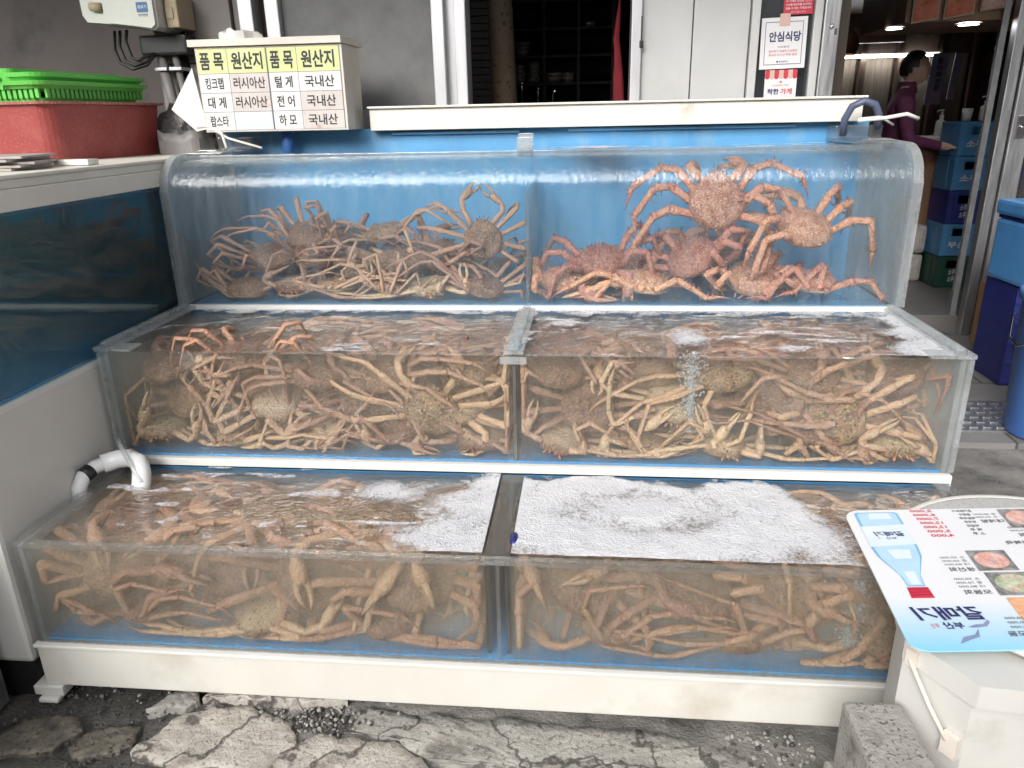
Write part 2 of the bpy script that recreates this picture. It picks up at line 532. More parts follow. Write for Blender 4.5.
MT['dark_room'] = surf('dark_room', (0.006, 0.005, 0.005), (0.010, 0.009, 0.008), rough=0.8, scale=3)
MT['dark_wood'] = surf('dark_wood', (0.035, 0.022, 0.014), (0.06, 0.036, 0.022), rough=0.5, scale=4, stretch=(6, 6, 0.6))
MT['counter_wood'] = surf('counter_wood', (0.24, 0.13, 0.075), (0.29, 0.165, 0.10), rough=0.45, scale=4, stretch=(6, 6, 0.7))
MT['counter_top'] = surf('counter_top', (0.50, 0.42, 0.34), (0.56, 0.48, 0.40), rough=0.4)
MT['ceramic'] = surf('ceramic', (0.55, 0.54, 0.50), (0.62, 0.60, 0.56), rough=0.25)
MT['chrome'] = surf('chrome', (0.7, 0.7, 0.7), (0.75, 0.75, 0.75), rough=0.15, metal=1.0)
MT['red_cloth'] = surf('red_cloth', (0.16, 0.008, 0.016), (0.22, 0.012, 0.022), rough=0.8, bump=0.3)
MT['red_plastic'] = surf('red_plastic', (0.24, 0.036, 0.034), (0.29, 0.052, 0.046), rough=0.5, scale=3, speck=(0.32, 0.09, 0.08), speck_scale=160, stain=(0.34, 0.09, 0.08), stain_scale=5, bump=0.06)
MT['green_plastic'] = surf('green_plastic', (0.10, 0.46, 0.07), (0.14, 0.54, 0.10), rough=0.4, scale=6)
MT['tub_lid'] = surf('pink_rim', (0.30, 0.085, 0.075), (0.36, 0.12, 0.105), rough=0.5, speck=(0.6, 0.42, 0.38), speck_scale=220)
MT['white_plastic'] = surf('white_plastic', (0.66, 0.65, 0.62), (0.72, 0.71, 0.68), rough=0.35, scale=5, stain=(0.5, 0.47, 0.42), stain_scale=8, stain_lo=0.62, stain_hi=0.9)
MT['pvc'] = surf('pvc_pipe', (0.78, 0.79, 0.80), (0.84, 0.85, 0.86), rough=0.25, scale=8, stain=(0.6, 0.55, 0.46), stain_scale=14, stain_lo=0.6, stain_hi=0.8)
MT['beige_plastic'] = surf('beige_plastic', (0.42, 0.33, 0.22), (0.5, 0.4, 0.28), rough=0.5)
MT['pipe_grey'] = surf('pipe_grey', (0.20, 0.185, 0.18), (0.26, 0.24, 0.235), rough=0.5, scale=5)
MT['hose_grey'] = surf('hose_grey', (0.07, 0.09, 0.15), (0.10, 0.12, 0.19), rough=0.4)
MT['cord_white'] = surf('cord_white', (0.66, 0.65, 0.62), (0.72, 0.70, 0.66), rough=0.4)
MT['box_white'] = surf('box_white', (0.62, 0.56, 0.50), (0.70, 0.65, 0.58), rough=0.5, scale=5, stain=(0.40, 0.31, 0.24), stain_scale=4, stain_lo=0.62, stain_hi=0.9)
MT['sign_white'] = surf('sign_white', (0.64, 0.63, 0.61), (0.70, 0.69, 0.68), rough=0.4, scale=6, stain=(0.52, 0.45, 0.36), stain_scale=9, stain_lo=0.62, stain_hi=0.85)
MT['sign_yellow'] = surf('sign_yellow', (0.58, 0.62, 0.27), (0.63, 0.67, 0.34), rough=0.4, scale=6)
MT['sign_bluish'] = surf('sign_bluish', (0.56, 0.61, 0.72), (0.60, 0.65, 0.74), rough=0.4)
MT['sign_tape'] = surf('sign_tape', (0.56, 0.50, 0.475), (0.62, 0.58, 0.555), rough=0.25, scale=8, stain=(0.36, 0.24, 0.17), stain_scale=14, stain_lo=0.6, stain_hi=0.78)
MT['ink'] = surf('ink', (0.02, 0.02, 0.022), (0.03, 0.03, 0.03), rough=0.5)
MT['ink_navy'] = surf('ink_navy', (0.025, 0.03, 0.12), (0.03, 0.04, 0.15), rough=0.5)
MT['ink_grey'] = surf('ink_grey', (0.10, 0.10, 0.115), (0.13, 0.13, 0.145), rough=0.5)
MT['ink_red'] = surf('ink_red', (0.55, 0.03, 0.06), (0.6, 0.05, 0.08), rough=0.5)
MT['paper'] = surf('paper', (0.74, 0.73, 0.74), (0.78, 0.77, 0.78), rough=0.5, scale=4)
MT['paper_pink'] = surf('paper_pink', (0.62, 0.42, 0.36), (0.66, 0.46, 0.4), rough=0.5)
MT['paper_grey'] = surf('paper_grey', (0.30, 0.27, 0.25), (0.46, 0.42, 0.39), rough=0.8, scale=30, stretch=(1, 1, 12))
MT['poster_lilac'] = surf('poster_lilac', (0.40, 0.38, 0.62), (0.5, 0.48, 0.72), rough=0.5, scale=5, stretch=(3, 3, 1))
MT['asphalt'] = surf('asphalt', (0.045, 0.043, 0.042), (0.075, 0.071, 0.068), rough=0.85, scale=5, speck=(0.16, 0.15, 0.14), speck_scale=180, bump=0.5, bscale=90)
MT['tile_grey'] = surf('tile_grey', (0.12, 0.115, 0.11), (0.16, 0.155, 0.15), rough=0.55, scale=3, speck=(0.2, 0.19, 0.18), speck_scale=90)
MT['tile_joint'] = surf('tile_joint', (0.045, 0.043, 0.04), (0.06, 0.057, 0.055), rough=0.8)
MT['floor_in'] = surf('floor_inside', (0.14, 0.13, 0.125), (0.18, 0.17, 0.165), rough=0.4, scale=2)
MT['granite'] = surf('granite', (0.27, 0.255, 0.235), (0.36, 0.345, 0.32), rough=0.85, scale=10, speck=(0.12, 0.11, 0.10), speck_scale=140, stain=(0.14, 0.125, 0.11), stain_scale=9, stain_lo=0.6, stain_hi=0.72, bump=0.5, bscale=120)
MT['bucket_blue'] = surf('bucket_blue', (0.06, 0.17, 0.50), (0.08, 0.21, 0.56), rough=0.45, scale=4, stain=(0.16, 0.27, 0.52), stain_scale=7, speck=(0.06, 0.16, 0.46), speck_scale=200)
MT['cooler_blue'] = surf('cooler_blue', (0.08, 0.28, 0.64), (0.10, 0.32, 0.68), rough=0.35, stain=(0.22, 0.40, 0.66), stain_scale=8, stain_lo=0.6, stain_hi=0.85)
MT['crate_blue'] = surf('crate_blue', (0.06, 0.19, 0.37), (0.075, 0.22, 0.41), rough=0.4)
MT['crate_navy'] = surf('crate_navy', (0.015, 0.02, 0.13), (0.02, 0.03, 0.17), rough=0.4)
MT['crate_green'] = surf('crate_green', (0.01, 0.045, 0.03), (0.012, 0.06, 0.04), rough=0.4)
MT['label_white'] = surf('label_white', (0.5, 0.5, 0.5), (0.6, 0.6, 0.6), rough=0.5)
MT['skin'] = surf('skin', (0.55, 0.34, 0.25), (0.60, 0.38, 0.28), rough=0.5)
MT['hair'] = surf('hair', (0.012, 0.010, 0.009), (0.02, 0.017, 0.015), rough=0.5, stretch=(1, 1, 8))
MT['purple_shirt'] = surf('purple_shirt', (0.085, 0.016, 0.05), (0.115, 0.022, 0.07), rough=0.8, bump=.5, bscale=14)
MT['trousers'] = surf('dark_trousers', (0.02, 0.02, 0.025), (0.03, 0.03, 0.035), rough=0.8)
MT['cardboard'] = surf('cardboard', (0.34, 0.2, 0.09), (0.4, 0.24, 0.12), rough=0.8)
MT['food_red'] = surf('food_red', (0.45, 0.05, 0.02), (0.62, 0.22, 0.10), rough=0.4, scale=14, detail=8, stain=(0.75, 0.55, 0.35), stain_scale=10)
MT['food_pink'] = surf('food_pink', (0.62, 0.25, 0.22), (0.75, 0.55, 0.48), rough=0.4, scale=60, detail=8, stain=(0.22, 0.2, 0.24), stain_scale=35)
MT['food_green'] = surf('food_green', (0.3, 0.36, 0.2), (0.62, 0.62, 0.5), rough=0.4, scale=60, detail=8, stain=(0.5, 0.22, 0.16), stain_scale=50)
MT['food_orange'] = surf('food_orange', (0.7, 0.28, 0.14), (0.78, 0.5, 0.32), rough=0.4, scale=40, stretch=(1, 4, 1))
MT['menu_white'] = surf('menu_white', (0.76, 0.77, 0.79), (0.80, 0.81, 0.83), rough=0.3, scale=4)
MT['disc_grey'] = surf('disc_grey', (0.47, 0.465, 0.46), (0.53, 0.525, 0.52), rough=0.7, scale=40, speck=(0.3, 0.29, 0.29), speck_scale=250)
MT['bin_white'] = surf('bin_white', (0.52, 0.51, 0.485), (0.58, 0.57, 0.545), rough=0.5, scale=4, stain=(0.40, 0.375, 0.33), stain_scale=6)
MT['bubble_wrap'] = surf('net_bag', (0.12, 0.115, 0.11), (0.34, 0.33, 0.32), rough=0.4, scale=110, bump=0.6, bscale=150)
MT['grey_bag'] = surf('grey_bag', (0.16, 0.15, 0.145), (0.24, 0.23, 0.225), rough=0.5, scale=6)
MT['mat_roll'] = surf('mat_roll', (0.14, 0.10, 0.06), (0.18, 0.13, 0.085), rough=0.8, scale=6, speck=(0.02, 0.015, 0.01), speck_scale=55)
MT['lamp_glow'] = emit('lamp_glow', (1.0, 0.78, 0.5), 40)
MT['tube_glow'] = emit('tube_glow', (0.95, 0.97, 1.0), 22)
MT['wicker'] = surf('wicker', (0.16, 0.07, 0.03), (0.28, 0.13, 0.06), rough=0.7, scale=30, stretch=(1, 1, 6))
MT['green_ball'] = surf('green_float', (0.02, 0.26, 0.12), (0.03, 0.32, 0.15), rough=0.4)
MT['awning'] = surf('awning_cloth', (0.10, 0.10, 0.10), (0.13, 0.13, 0.13), rough=0.9)
MT['facade'] = surf('facade', (0.30, 0.28, 0.26), (0.40, 0.38, 0.35), rough=0.8, scale=1.2)
MT['leafy'] = surf('leafy', (0.05, 0.09, 0.03), (0.09, 0.13, 0.05), rough=0.8, scale=10)
MT['bubbles'] = acrylic('bubble_plume', haze=0.25, haze_hi=0.7, haze_col=(0.85, 0.87, 0.9), stretch=(20, 20, 8), hscale=4, refl=0.02, gmax=0.2)


# ------------------------------------------------------------------ the setting: ground, floors, street
def axis(fine0, fine1, step, far0, far1):
    a = list(np.arange(fine0, fine1 + 1e-6, step))
    s, x = step, fine0
    lo = []
    while x > far0:
        s *= 1.6; x -= s; lo.append(max(x, far0))
    s, x = step, fine1
    hi = []
    while x < far1:
        s *= 1.6; x += s; hi.append(min(x, far1))
    return lo[::-1] + a + hi


gx = axis(-0.3, 3.2, 0.02, -60, 60)
gy = axis(0.8, 1.9, 0.02, -60, 60)
mb = MB()
vs = []
for y in gy:
    for x in gx:
        near = max(0, 1 - max(0, abs(x - 1.4) - 1.8) / 0.5) * max(0, 1 - max(0, abs(y - 1.3) - 0.6) / 0.4)
        h = 0.012 * fbm(x * 5, y * 5) + 0.008 * fbm(x * 22, y * 22, 3)
        h -= 0.012 * max(0, min(1, (0.45 - x) / 0.3)) * near
        vs.append((x, y, GROUND - 0.002 + h * near - (0.004 if near == 0 else 0)))
nx = len(gx)
fs = [(j * nx + i, j * nx + i + 1, (j + 1) * nx + i + 1, (j + 1) * nx + i) for j in range(len(gy) - 1) for i in range(nx - 1)]
mb.add(vs, fs, 0, True)


def ground_mat():
    m, nt, out = new_mat('wet_asphalt')
    n = N(nt)
    tc = n('ShaderNodeTexCoord')
    o = tc.outputs['Object']
    a = n('ShaderNodeTexNoise', {'Vector': o, 'Scale': 7.0, 'Detail': 7, 'Roughness': 0.65})
    b = n('ShaderNodeTexNoise', {'Vector': o, 'Scale': 130.0, 'Detail': 3})
    sx = n('ShaderNodeSeparateXYZ', {0: o})
    col = n.ramp(a.outputs[0], [(0.32, (0.075, 0.072, 0.068)), (0.46, (0.17, 0.16, 0.148)), (0.64, (0.27, 0.253, 0.23))]).outputs[0]
    col = n.mix(n.ramp(b.outputs[0], [(0.55, (0, 0, 0)), (0.7, (1, 1, 1))]), col, (0.20, 0.19, 0.175))
    # the low left corner stays wet from the overflow pipe, a patch with its own ragged outline
    wx = n('ShaderNodeMapRange', {0: n.math('MULTIPLY_ADD', a.outputs[0], 0.5, sx.outputs[0]), 1: 0.85, 2: 0.60, 3: 0.0, 4: 1.0})
    col = n.mix(n.math('MULTIPLY', wx.outputs[0], 0.65), col, (0.018, 0.018, 0.018))
    rg = n('ShaderNodeMapRange', {0: wx.outputs[0], 3: 0.85, 4: 0.22})
    bp = n('ShaderNodeBump', {'Height': b.outputs[0], 'Strength': 0.6, 'Distance': 0.008})
    bs = n('ShaderNodeBsdfPrincipled', {'Base Color': col, 'Roughness': rg, 'Normal': bp})
    nt.links.new(bs.outputs[0], out.inputs[0])
    return m


MT['ground'] = ground_mat()
tag(mb.build('ground', MT['ground']), kind='structure')

# tiled pavement before the entrance, one shop floor inside
def tile_mat():
    m, nt, out = new_mat('pavement_tiles')
    n = N(nt)
    tc = n('ShaderNodeTexCoord')
    mp = n('ShaderNodeMapping', {'Vector': tc.outputs['Object'], 'Rotation': (0, 0, math.radians(3))})
    br = n('ShaderNodeTexBrick', {'Vector': mp, 'Scale': 1.0, 'Mortar Size': 0.006, 'Brick Width': 0.34, 'Row Height': 0.30, 'Color1': (0.20, 0.19, 0.185, 1), 'Color2': (0.26, 0.25, 0.245, 1), 'Mortar': (0.06, 0.057, 0.055, 1)})
    nz = n('ShaderNodeTexNoise', {'Vector': mp, 'Scale': 9.0, 'Detail': 6})
    col = n.mix(n.math('MULTIPLY', nz.outputs[0], 0.45), br.outputs['Color'], (0.10, 0.095, 0.09))
    bp = n('ShaderNodeBump', {'Height': br.outputs['Fac'], 'Strength': 0.5, 'Distance': -0.01})
    bs = n('ShaderNodeBsdfPrincipled', {'Base Color': col, 'Roughness': 0.55, 'Normal': bp})
    nt.links.new(bs.outputs[0], out.inputs[0])
    return m


mb = MB()
mb.box((2.27, 2.99, GROUND - 0.06), (7.0, 4.70, GROUND + 0.02))
tag(mb.build('pavement', tile_mat()), kind='structure')
mb = MB()
mb.box((2.27, 4.705, GROUND - 0.06), (7.0, 9.0, GROUND + 0.12))
tag(mb.build('floor', MT['floor_in']), kind='structure')

# ribbed drain cover in the pavement
mb = MB()
z0 = GROUND + 0.024
mb.box((2.84, 3.10, z0 - 0.02), (3.36, 3.46, z0 + 0.004), 0, 0.003)
for i in range(9):
    for j in range(6):
        x, y = 2.87 + i * 0.055, 3.125 + j * 0.058
        mb.box((x, y, z0 + 0.003), (x + 0.036, y + 0.018, z0 + 0.011), 0, 0.003)
tag(mb.build('drain_cover', MT['steel'], loc=(3.1, 3.28, z0)), 'ribbed grey steel cover plate set in the pavement tiles beside the blue bucket', 'drain cover')
mb = MB()
mb.box((3.02, 4.30, GROUND + 0.021), (3.40, 4.62, GROUND + 0.032), 0, 0.004)
tag(mb.build('doormat', MT['black'], loc=(3.2, 4.46, GROUND + 0.02)), 'thin black mat on the tiles behind the middle tank end', 'doormat')


def slab(mb, outline, z0, z1, rough=0.006, seed=0, edge=0.05, sub=12, rings=9, mi=0, lip=0.004):
    """irregular flat stone: jagged outline, uneven top, broken rim"""
    pts = []
    n = len(outline)
    for i in range(n):
        a, b = outline[i], outline[(i + 1) % n]
        for k in range(sub):
            t = k / sub
            x, y = a[0] + (b[0] - a[0]) * t, a[1] + (b[1] - a[1]) * t
            x, y = x + edge * 0.42 * fbm(x * 13 + seed, y * 13, 1.7), y + edge * 0.42 * fbm(x * 13, y * 13 + seed, 9.1)
            pts.append((x, y))
    cx, cy = sum(p[0] for p in pts) / len(pts), sum(p[1] for p in pts) / len(pts)
    m = len(pts)
    vs = [(p[0], p[1], z0) for p in pts]
    for r in range(rings):
        t = 1 - r / rings if r else 1.0
        if r == 1: t = 0.985
        for p in pts:
            x, y = cx + (p[0] - cx) * t, cy + (p[1] - cy) * t
            z = z1 + rough * (.7 * fbm(x * 9 + seed, y * 9) + 0.6 * fbm(x * 45, y * 45 + seed)) - (lip if r == 0 else 0)
            vs.append((x, y, z))
    vs.append((cx, cy, z1))
    fs = []
    for r in range(1, rings):
        for k in range(m):
            fs.append((r * m + k, r * m + (k + 1) % m, (r + 1) * m + (k + 1) % m, (r + 1) * m + k))
    for k in range(m):
        fs.append((rings * m + k, rings * m + (k + 1) % m, len(vs) - 1))
    mb.add(vs, fs, mi, True)
    mb.add(vs[:2 * m], [(k, (k + 1) % m, m + (k + 1) % m, m + k) for k in range(m)], mi, False)


MT['slab_light'] = surf('slab_light', (0.37, 0.34, 0.30), (0.48, 0.45, 0.41), rough=0.85, scale=16, speck=(0.22, 0.19, 0.17), speck_scale=110, stain=(0.24, 0.21, 0.18), stain_scale=12, stain_lo=0.58, stain_hi=0.7, bump=0.8, bscale=60, crack=3.2)
MT['slab_grey'] = surf('slab_grey', (0.27, 0.257, 0.235), (0.39, 0.372, 0.345), rough=0.85, scale=7, speck=(0.16, 0.145, 0.13), speck_scale=90, stain=(0.15, 0.135, 0.12), stain_scale=6, stain_lo=0.54, stain_hi=0.7, bump=0.8, bscale=50, crack=4.0)
MT['slab_wet'] = surf('slab_wet', (0.10, 0.09, 0.075), (0.17, 0.15, 0.12), rough=0.3, scale=12, speck=(0.05, 0.045, 0.04), speck_scale=90, stain=(0.04, 0.037, 0.034), stain_scale=9, stain_lo=0.5, stain_hi=0.65, bump=0.7, bscale=70, rough2=0.6)
for name, out, z, mat, lab, rg in (
    ('paving_slab', [(0.300, 1.205), (0.362, 1.325), (0.425, 1.352), (0.52, 1.352), (0.617, 1.318), (0.648, 1.245), (0.603, 1.165), (0.505, 1.176), (0.40, 1.175)], 0.041, 'slab_light', 'pale cracked stone slab lying before the white tank base', 0.005),
    ('paving_slab', [(0.625, 1.235), (0.67, 1.28), (0.735, 1.29), (0.85, 1.275), (0.965, 1.235), (1.02, 1.18), (1.00, 1.05), (0.66, 1.05), (0.61, 1.14)], 0.039, 'slab_light', 'scored whitish stone slab right of the pale cracked one', 0.004),
    ('paving_slab', [(0.74, 1.305), (0.80, 1.375), (1.1, 1.372), (1.45, 1.35), (1.65, 1.30), (1.70, 1.10), (1.62, 1.02), (1.035, 1.02), (1.04, 1.19), (0.98, 1.245), (0.87, 1.288)], 0.036, 'slab_grey', 'broad grey worn concrete patch below the middle of the tank base', 0.006),
    ('paving_slab', [(0.125, 1.215), (0.14, 1.255), (0.20, 1.29), (0.262, 1.287), (0.285, 1.245), (0.25, 1.205), (0.18, 1.185)], 0.030, 'slab_wet', 'wet brown rounded stone beside the pale cracked slab', 0.005),
    ('paving_slab', [(0.27, 1.335), (0.30, 1.385), (0.36, 1.395), (0.375, 1.365), (0.34, 1.33)], 0.047, 'slab_grey', 'small dark grey stone under the tank base near the left foot', 0.006),
    ('paving_slab', [(0.38, 1.36), (0.40, 1.40), (0.60, 1.40), (0.62, 1.375), (0.55, 1.362)], 0.060, 'slab_light', 'narrow pale stone strip tucked under the tank base', 0.004),
    ('paving_slab', [(0.62, 1.37), (0.64, 1.415), (0.72, 1.41), (0.74, 1.375)], 0.058, 'slab_light', 'small whitish stone among gravel under the tank base', 0.005),
    ('paving_slab', [(-0.06, 1.19), (-0.03, 1.30), (0.08, 1.31), (0.14, 1.27), (0.10, 1.20)], 0.030, 'slab_wet', 'damp brown stone in the ground at the far left corner', 0.006)):
    mb = MB()
    slab(mb, out, z - 0.045, z, rg, seed=out[0][0] * 31)
    tag(mb.build(name, MT[mat], loc=(out[0][0], out[0][1], GROUND)), lab, 'paving slab')

# gravel in the hollows
mb = MB()
rg = random.Random(3)
bm = bmesh.new(); bmesh.ops.create_icosphere(bm, subdivisions=1, radius=1)
bm.verts.ensure_lookup_table()
ico = ([v.co.copy() for v in bm.verts], [[v.index for v in f.verts] for f in bm.faces]); bm.free()
def pebble(x, y, z, r, mi):
    R = Matrix.Rotation(rg.random() * 6, 3, 'Z') @ Matrix.Rotation(rg.random() * 6, 3, 'X')
    s = Vector((r * rg.uniform(.7, 1.3), r * rg.uniform(.7, 1.2), r * rg.uniform(.5, .9)))
    mb.add([R @ Vector((v.x * s.x, v.y * s.y, v.z * s.z)) * rg.uniform(.85, 1.1) + Vector((x, y, z)) for v in ico[0]], ico[1], mi)
for k in range(300):
    pebble(rg.gauss(0.69, 0.055), rg.gauss(1.33, 0.022), GROUND + rg.uniform(-.004, 0.012), rg.uniform(.0025, .0075), rg.choice((1, 2, 2, 3)))
for k in range(260):
    pebble(rg.uniform(1.60, 1.80), rg.uniform(1.06, 1.37), GROUND + rg.uniform(-.004, 0.012), rg.uniform(.0025, .0075), rg.choice((1, 1, 2, 3)))
for k in range(160):
    pebble(rg.uniform(0.0, 0.9), rg.uniform(1.36, 1.43), GROUND + rg.uniform(-0.008, 0.008), rg.uniform(.002, .006), rg.choice((1, 2, 3)))
for k in range(260):
    pebble(rg.uniform(-0.1, 0.32), rg.uniform(1.17, 1.4), GROUND + rg.uniform(-0.01, 0.003), rg.uniform(.002, .006), 2)
tag(mb.build('gravel', [MT['slab_light'], MT['granite'], MT['asphalt'], MT['slab_grey']]), kind='stuff')

# street side behind the camera, seen only in reflections; the shop's awning overhead keeps the tanks in soft shade
mb = MB()
mb.box((-14, -10.5, 0), (18, -9.5, 4.6))
for i in range(12):
    mb.box((-12 + i * 2.4, -9.5, 0.9), (-10.7 + i * 2.4, -9.44, 2.3), 1)
tag(mb.build('building', [MT['facade'], MT['dark_room']], loc=(0, -10, 0)), 'low beige building across the street behind the viewer', 'building')
MT['awning_top'] = MT['awning']
mb = MB()
mb.prism([(1.3, 2.66), (3.0, 2.95), (3.0, 2.98), (1.3, 2.69)], 0, -2.5, 2.6)
tag(mb.build('awning', MT['awning'], loc=(1.5, 3.0, 2.9)), 'dark cloth awning over the shop front above the tanks', 'awning')

# ------------------------------------------------------------------ shop front (window wall at y = 3.05)
WY = 3.05
# dark wall at the far left with grey panels beside it
t = empty('shop_wall', (-0.6, 3.35, GROUND), 'dark grey brown shop wall behind the red tub', 'wall')
sub(MB().box((-4.0, 3.36, GROUND), (-0.36, 3.46, 3.0)), 'wall_panel', MT['stone_wall'], t)
t = empty('panel_wall', (-0.1, 3.2, GROUND), 'grey panelled wall strip between dark wall and window behind the price box', 'wall')
mb = MB()
mb.box((-0.43, 3.12, GROUND), (-0.105, 3.36, 3.0), 0, 0.002)
mb.box((-0.10, 3.14, GROUND), (-0.02, 3.36, 3.0), 0, 0.002)
sub(mb, 'wall_panel', MT['grey_wall'], t)
sub(MB().tube([(-0.21, 3.115, 1.63), (-0.21, 3.122, 1.63)], 0.012, 16), 'screw_cap', MT['wall_post'], t)
sub(MB().box((-0.425, 3.116, 1.572), (-0.11, 3.121, 1.576)), 'seam', MT['black'], t)

t = empty('sliding_window', (0.4, WY, GROUND), 'silver framed sliding window with grey reflecting pane left of the dark opening', 'window')
fr = MB()
for a, b, d in ((-0.02, 0.035, 0.10), (0.075, 0.128, 0.06), (0.705, 0.752, 0.05), (0.792, 0.836, 0.08)):
    fr.box((a, WY - d / 2, GROUND), (b, WY + d, 3.0), 0, 0.004)
fr.box((0.752, WY + 0.02, GROUND), (0.792, WY + 0.05, 3.0))
fr.box((0.128, WY - 0.02, 1.30), (0.705, WY + 0.04, 1.385), 0, 0.003)
f_ = sub(fr, 'frame', MT['alu'], t)
sub(MB().box((0.03, WY + 0.03, GROUND), (0.078, WY + 0.06, 3.0)), 'gap_strip', MT['dark_wood'], f_)
sub(MB().box((0.13, WY + 0.005, 1.38), (0.704, WY + 0.013, 2.9)), 'pane', MT['window_glass'], t)

t = empty('metal_panel_wall', (1.66, WY, GROUND), 'pale brushed metal panel between the dark opening and the entrance', 'wall')
mb = MB()
mb.box((1.480, WY, GROUND), (1.660, WY + 0.06, 3.0), 0, 0.003)
mb.box((1.664, WY, GROUND), (1.862, WY + 0.06, 3.0), 0, 0.003)
sub(mb, 'panel', MT['door_panel'], t)
mb = MB()
mb.box((1.440, WY - 0.03, GROUND), (1.478, WY + 0.10, 3.0), 0, 0.004)
sub(mb, 'frame', MT['alu'], t)
sub(MB().box((1.470, WY - 0.036, 1.575), (1.485, WY - 0.028, 1.60), 0, 0.003).box((1.474, WY - 0.034, 1.60), (1.478, WY - 0.03, 1.68)), 'latch', MT['black'], t)

t = empty('narrow_glass_panel', (2.0, WY, GROUND), 'narrow glass side panel in steel frame holding the notices', 'glass panel')
mb = MB()
mb.box((1.866, WY - 0.02, GROUND), (1.895, WY + 0.05, 3.0), 0, 0.003)
mb.box((2.083, WY - 0.015, GROUND), (2.112, WY + 0.05, 3.0), 0, 0.003)
sub(mb, 'frame', MT['door_panel'], t)
sub(MB().box((2.114, WY - 0.03, GROUND), (2.168, WY + 0.06, 3.0), 0, 0.003), 'door_post', MT['steel'], t)
sub(MB().box((2.150, WY - 0.034, 1.60), (2.160, WY - 0.030, 1.62)).tube([(2.141, WY - 0.036, 1.628), (2.141, WY - 0.03, 1.628)], 0.008, 16), 'lock', MT['chrome'], t)
sub(MB().box((1.895, WY + 0.005, GROUND), (2.083, WY + 0.011, 3.0)), 'pane', MT['door_glass'], t)
sub(MB().box((1.893, WY + 0.09, GROUND), (2.10, WY + 0.10, 3.0)), 'blind', MT['pipe_grey'], t)

# notices on the glass
EXX, EZZ = Vector((1, 0, 0)), Vector((0, 0, 1))
NY = Vector((0, -1, 0))
def notice(x0, x1, z0, z1, tilt, label, fill):
    c = Vector(((x0 + x1) / 2, WY - 0.001, (z0 + z1) / 2))
    R = Matrix.Rotation(tilt, 3, 'Y')
    fr = (c, R @ EXX, R @ EZZ, NY)
    t = empty('notice', c, label, 'notice')
    w, h = x1 - x0, z1 - z0
    mb = MB()
    poly(mb, fr, [(-w/2, -h/2), (w/2, -h/2), (w/2, h/2), (-w/2, h/2)], 0, 0.0)
    poly(mb, fr, [(-w/2, h/2), (w/2, h/2), (w/2, -h/2), (-w/2, -h/2)], 0, 0.0015)
    fill(t, fr, w, h, mb)

def fill_white(t, fr, w, h, mb):
    t = sub(mb, 'sheet', MT['paper'], t)
    b = MB()
    for k in (0.0,):
        e = 0.0035
        X, Y = w / 2 - 0.014, h / 2 - 0.014
        rect(b, fr, -X, Y - e * .5, X, Y, 0, 0.0025); rect(b, fr, -X, -Y, X, -Y + e * .5, 0, 0.0025)
        rect(b, fr, -X, -Y, -X + e * .5, Y, 0, 0.0027); rect(b, fr, X - e * .5, -Y, X, Y, 0, 0.0027)
    sub(b, 'border', MT['ink_navy'], t)
    L = MB()
    write(L, '안심식당', fr, 0.004, 0.022, w * .70, 0.034, 0.03, 0, 0, 0.003)
    write(L, '우리동네', fr, 0, -0.012, w * .25, 0.007, 0, 1, 0, 0.003)
    write(L, '덜어먹기 위생적 수저관리', fr, 0, -0.026, w * .62, 0.008, 0, 2, 0, 0.003)
    write(L, '종사자 마스크 착용 실천', fr, 0, -0.038, w * .62, 0.008, 0, 2, 0, 0.003)
    write(L, '■ 부산광역시', fr, 0, -0.061, w * .25, 0.007, 0, 0, 0, 0.003)
    sub(L, 'lettering', [MT['ink_navy'], MT['ink_grey'], MT['ink_red']], t)
    K = MB()
    rect(K, fr, -0.018, h / 2 - 0.028, 0.018, h / 2 + 0.012, 0, 0.0045)
    sub(K, 'tape', MT['paper_pink'], t)

def fill_red(t, fr, w, h, mb):
    t = sub(mb, 'sheet', MT['ink_red'], t)
    L = MB()
    for i, s in enumerate(('이 가게는 안전한 먹거리', '수산물 원산지를 표시하는', '믿을 수 있는 가게입니다')):
        write(L, s, fr, 0, 0.012 - i * 0.0115, w * .86, 0.0075, 0.018, 0, 0, 0.003)
    write(L, '감사합니다', fr, 0, -0.0235, w * .5, 0.006, 0, 0, 0, 0.003)
    sub(L, 'lettering', MT['paper'], t)

def fill_shop(t, fr, w, h, mb):
    t = sub(mb, 'sheet', MT['paper'], t)
    A = MB()
    n = 7
    for i in range(n):
        x0 = -w / 2 + w * i / n
        pts = [(x0, h / 2)] + [(x0 + w / n, h / 2)] + [(x0 + w / n * (0.5 + 0.5 * math.cos(a)), h / 2 - 0.024 - 0.007 * math.sin(a)) for a in np.linspace(0, PI, 8)]
        poly(A, fr, pts[::-1], i % 2, 0.0028)
    sub(A, 'awning_print', [MT['ink_red'], MT['paper_pink']], t)
    L = MB()
    write(L, '착한', fr, -w * .22, -0.026, w * .36, 0.020, 0.03, 0, 0, 0.003)
    write(L, '가게', fr, w * .19, -0.026, w * .36, 0.020, 0.03, 1, 0, 0.003)
    write(L, '소상공인 지원', fr, 0, -0.005, w * .5, 0.006, 0, 1, 0, 0.003)
    write(L, '♥', fr, 0, 0.006, 0.008, 0.007, 0, 1, 0, 0.003)
    sub(L, 'lettering', [MT['ink_navy'], MT['ink_red']], t)

notice(1.906, 2.066, 1.494, 1.664, -0.02, 'white square notice with large navy Korean heading and dark border', fill_white)
notice(1.976, 2.078, 1.672, 1.735, -0.02, 'small red notice with white Korean lines above the white notice', fill_red)
notice(1.932, 2.046, 1.395, 1.490, -0.01, 'white notice with red striped awning print just below the square notice', fill_shop)

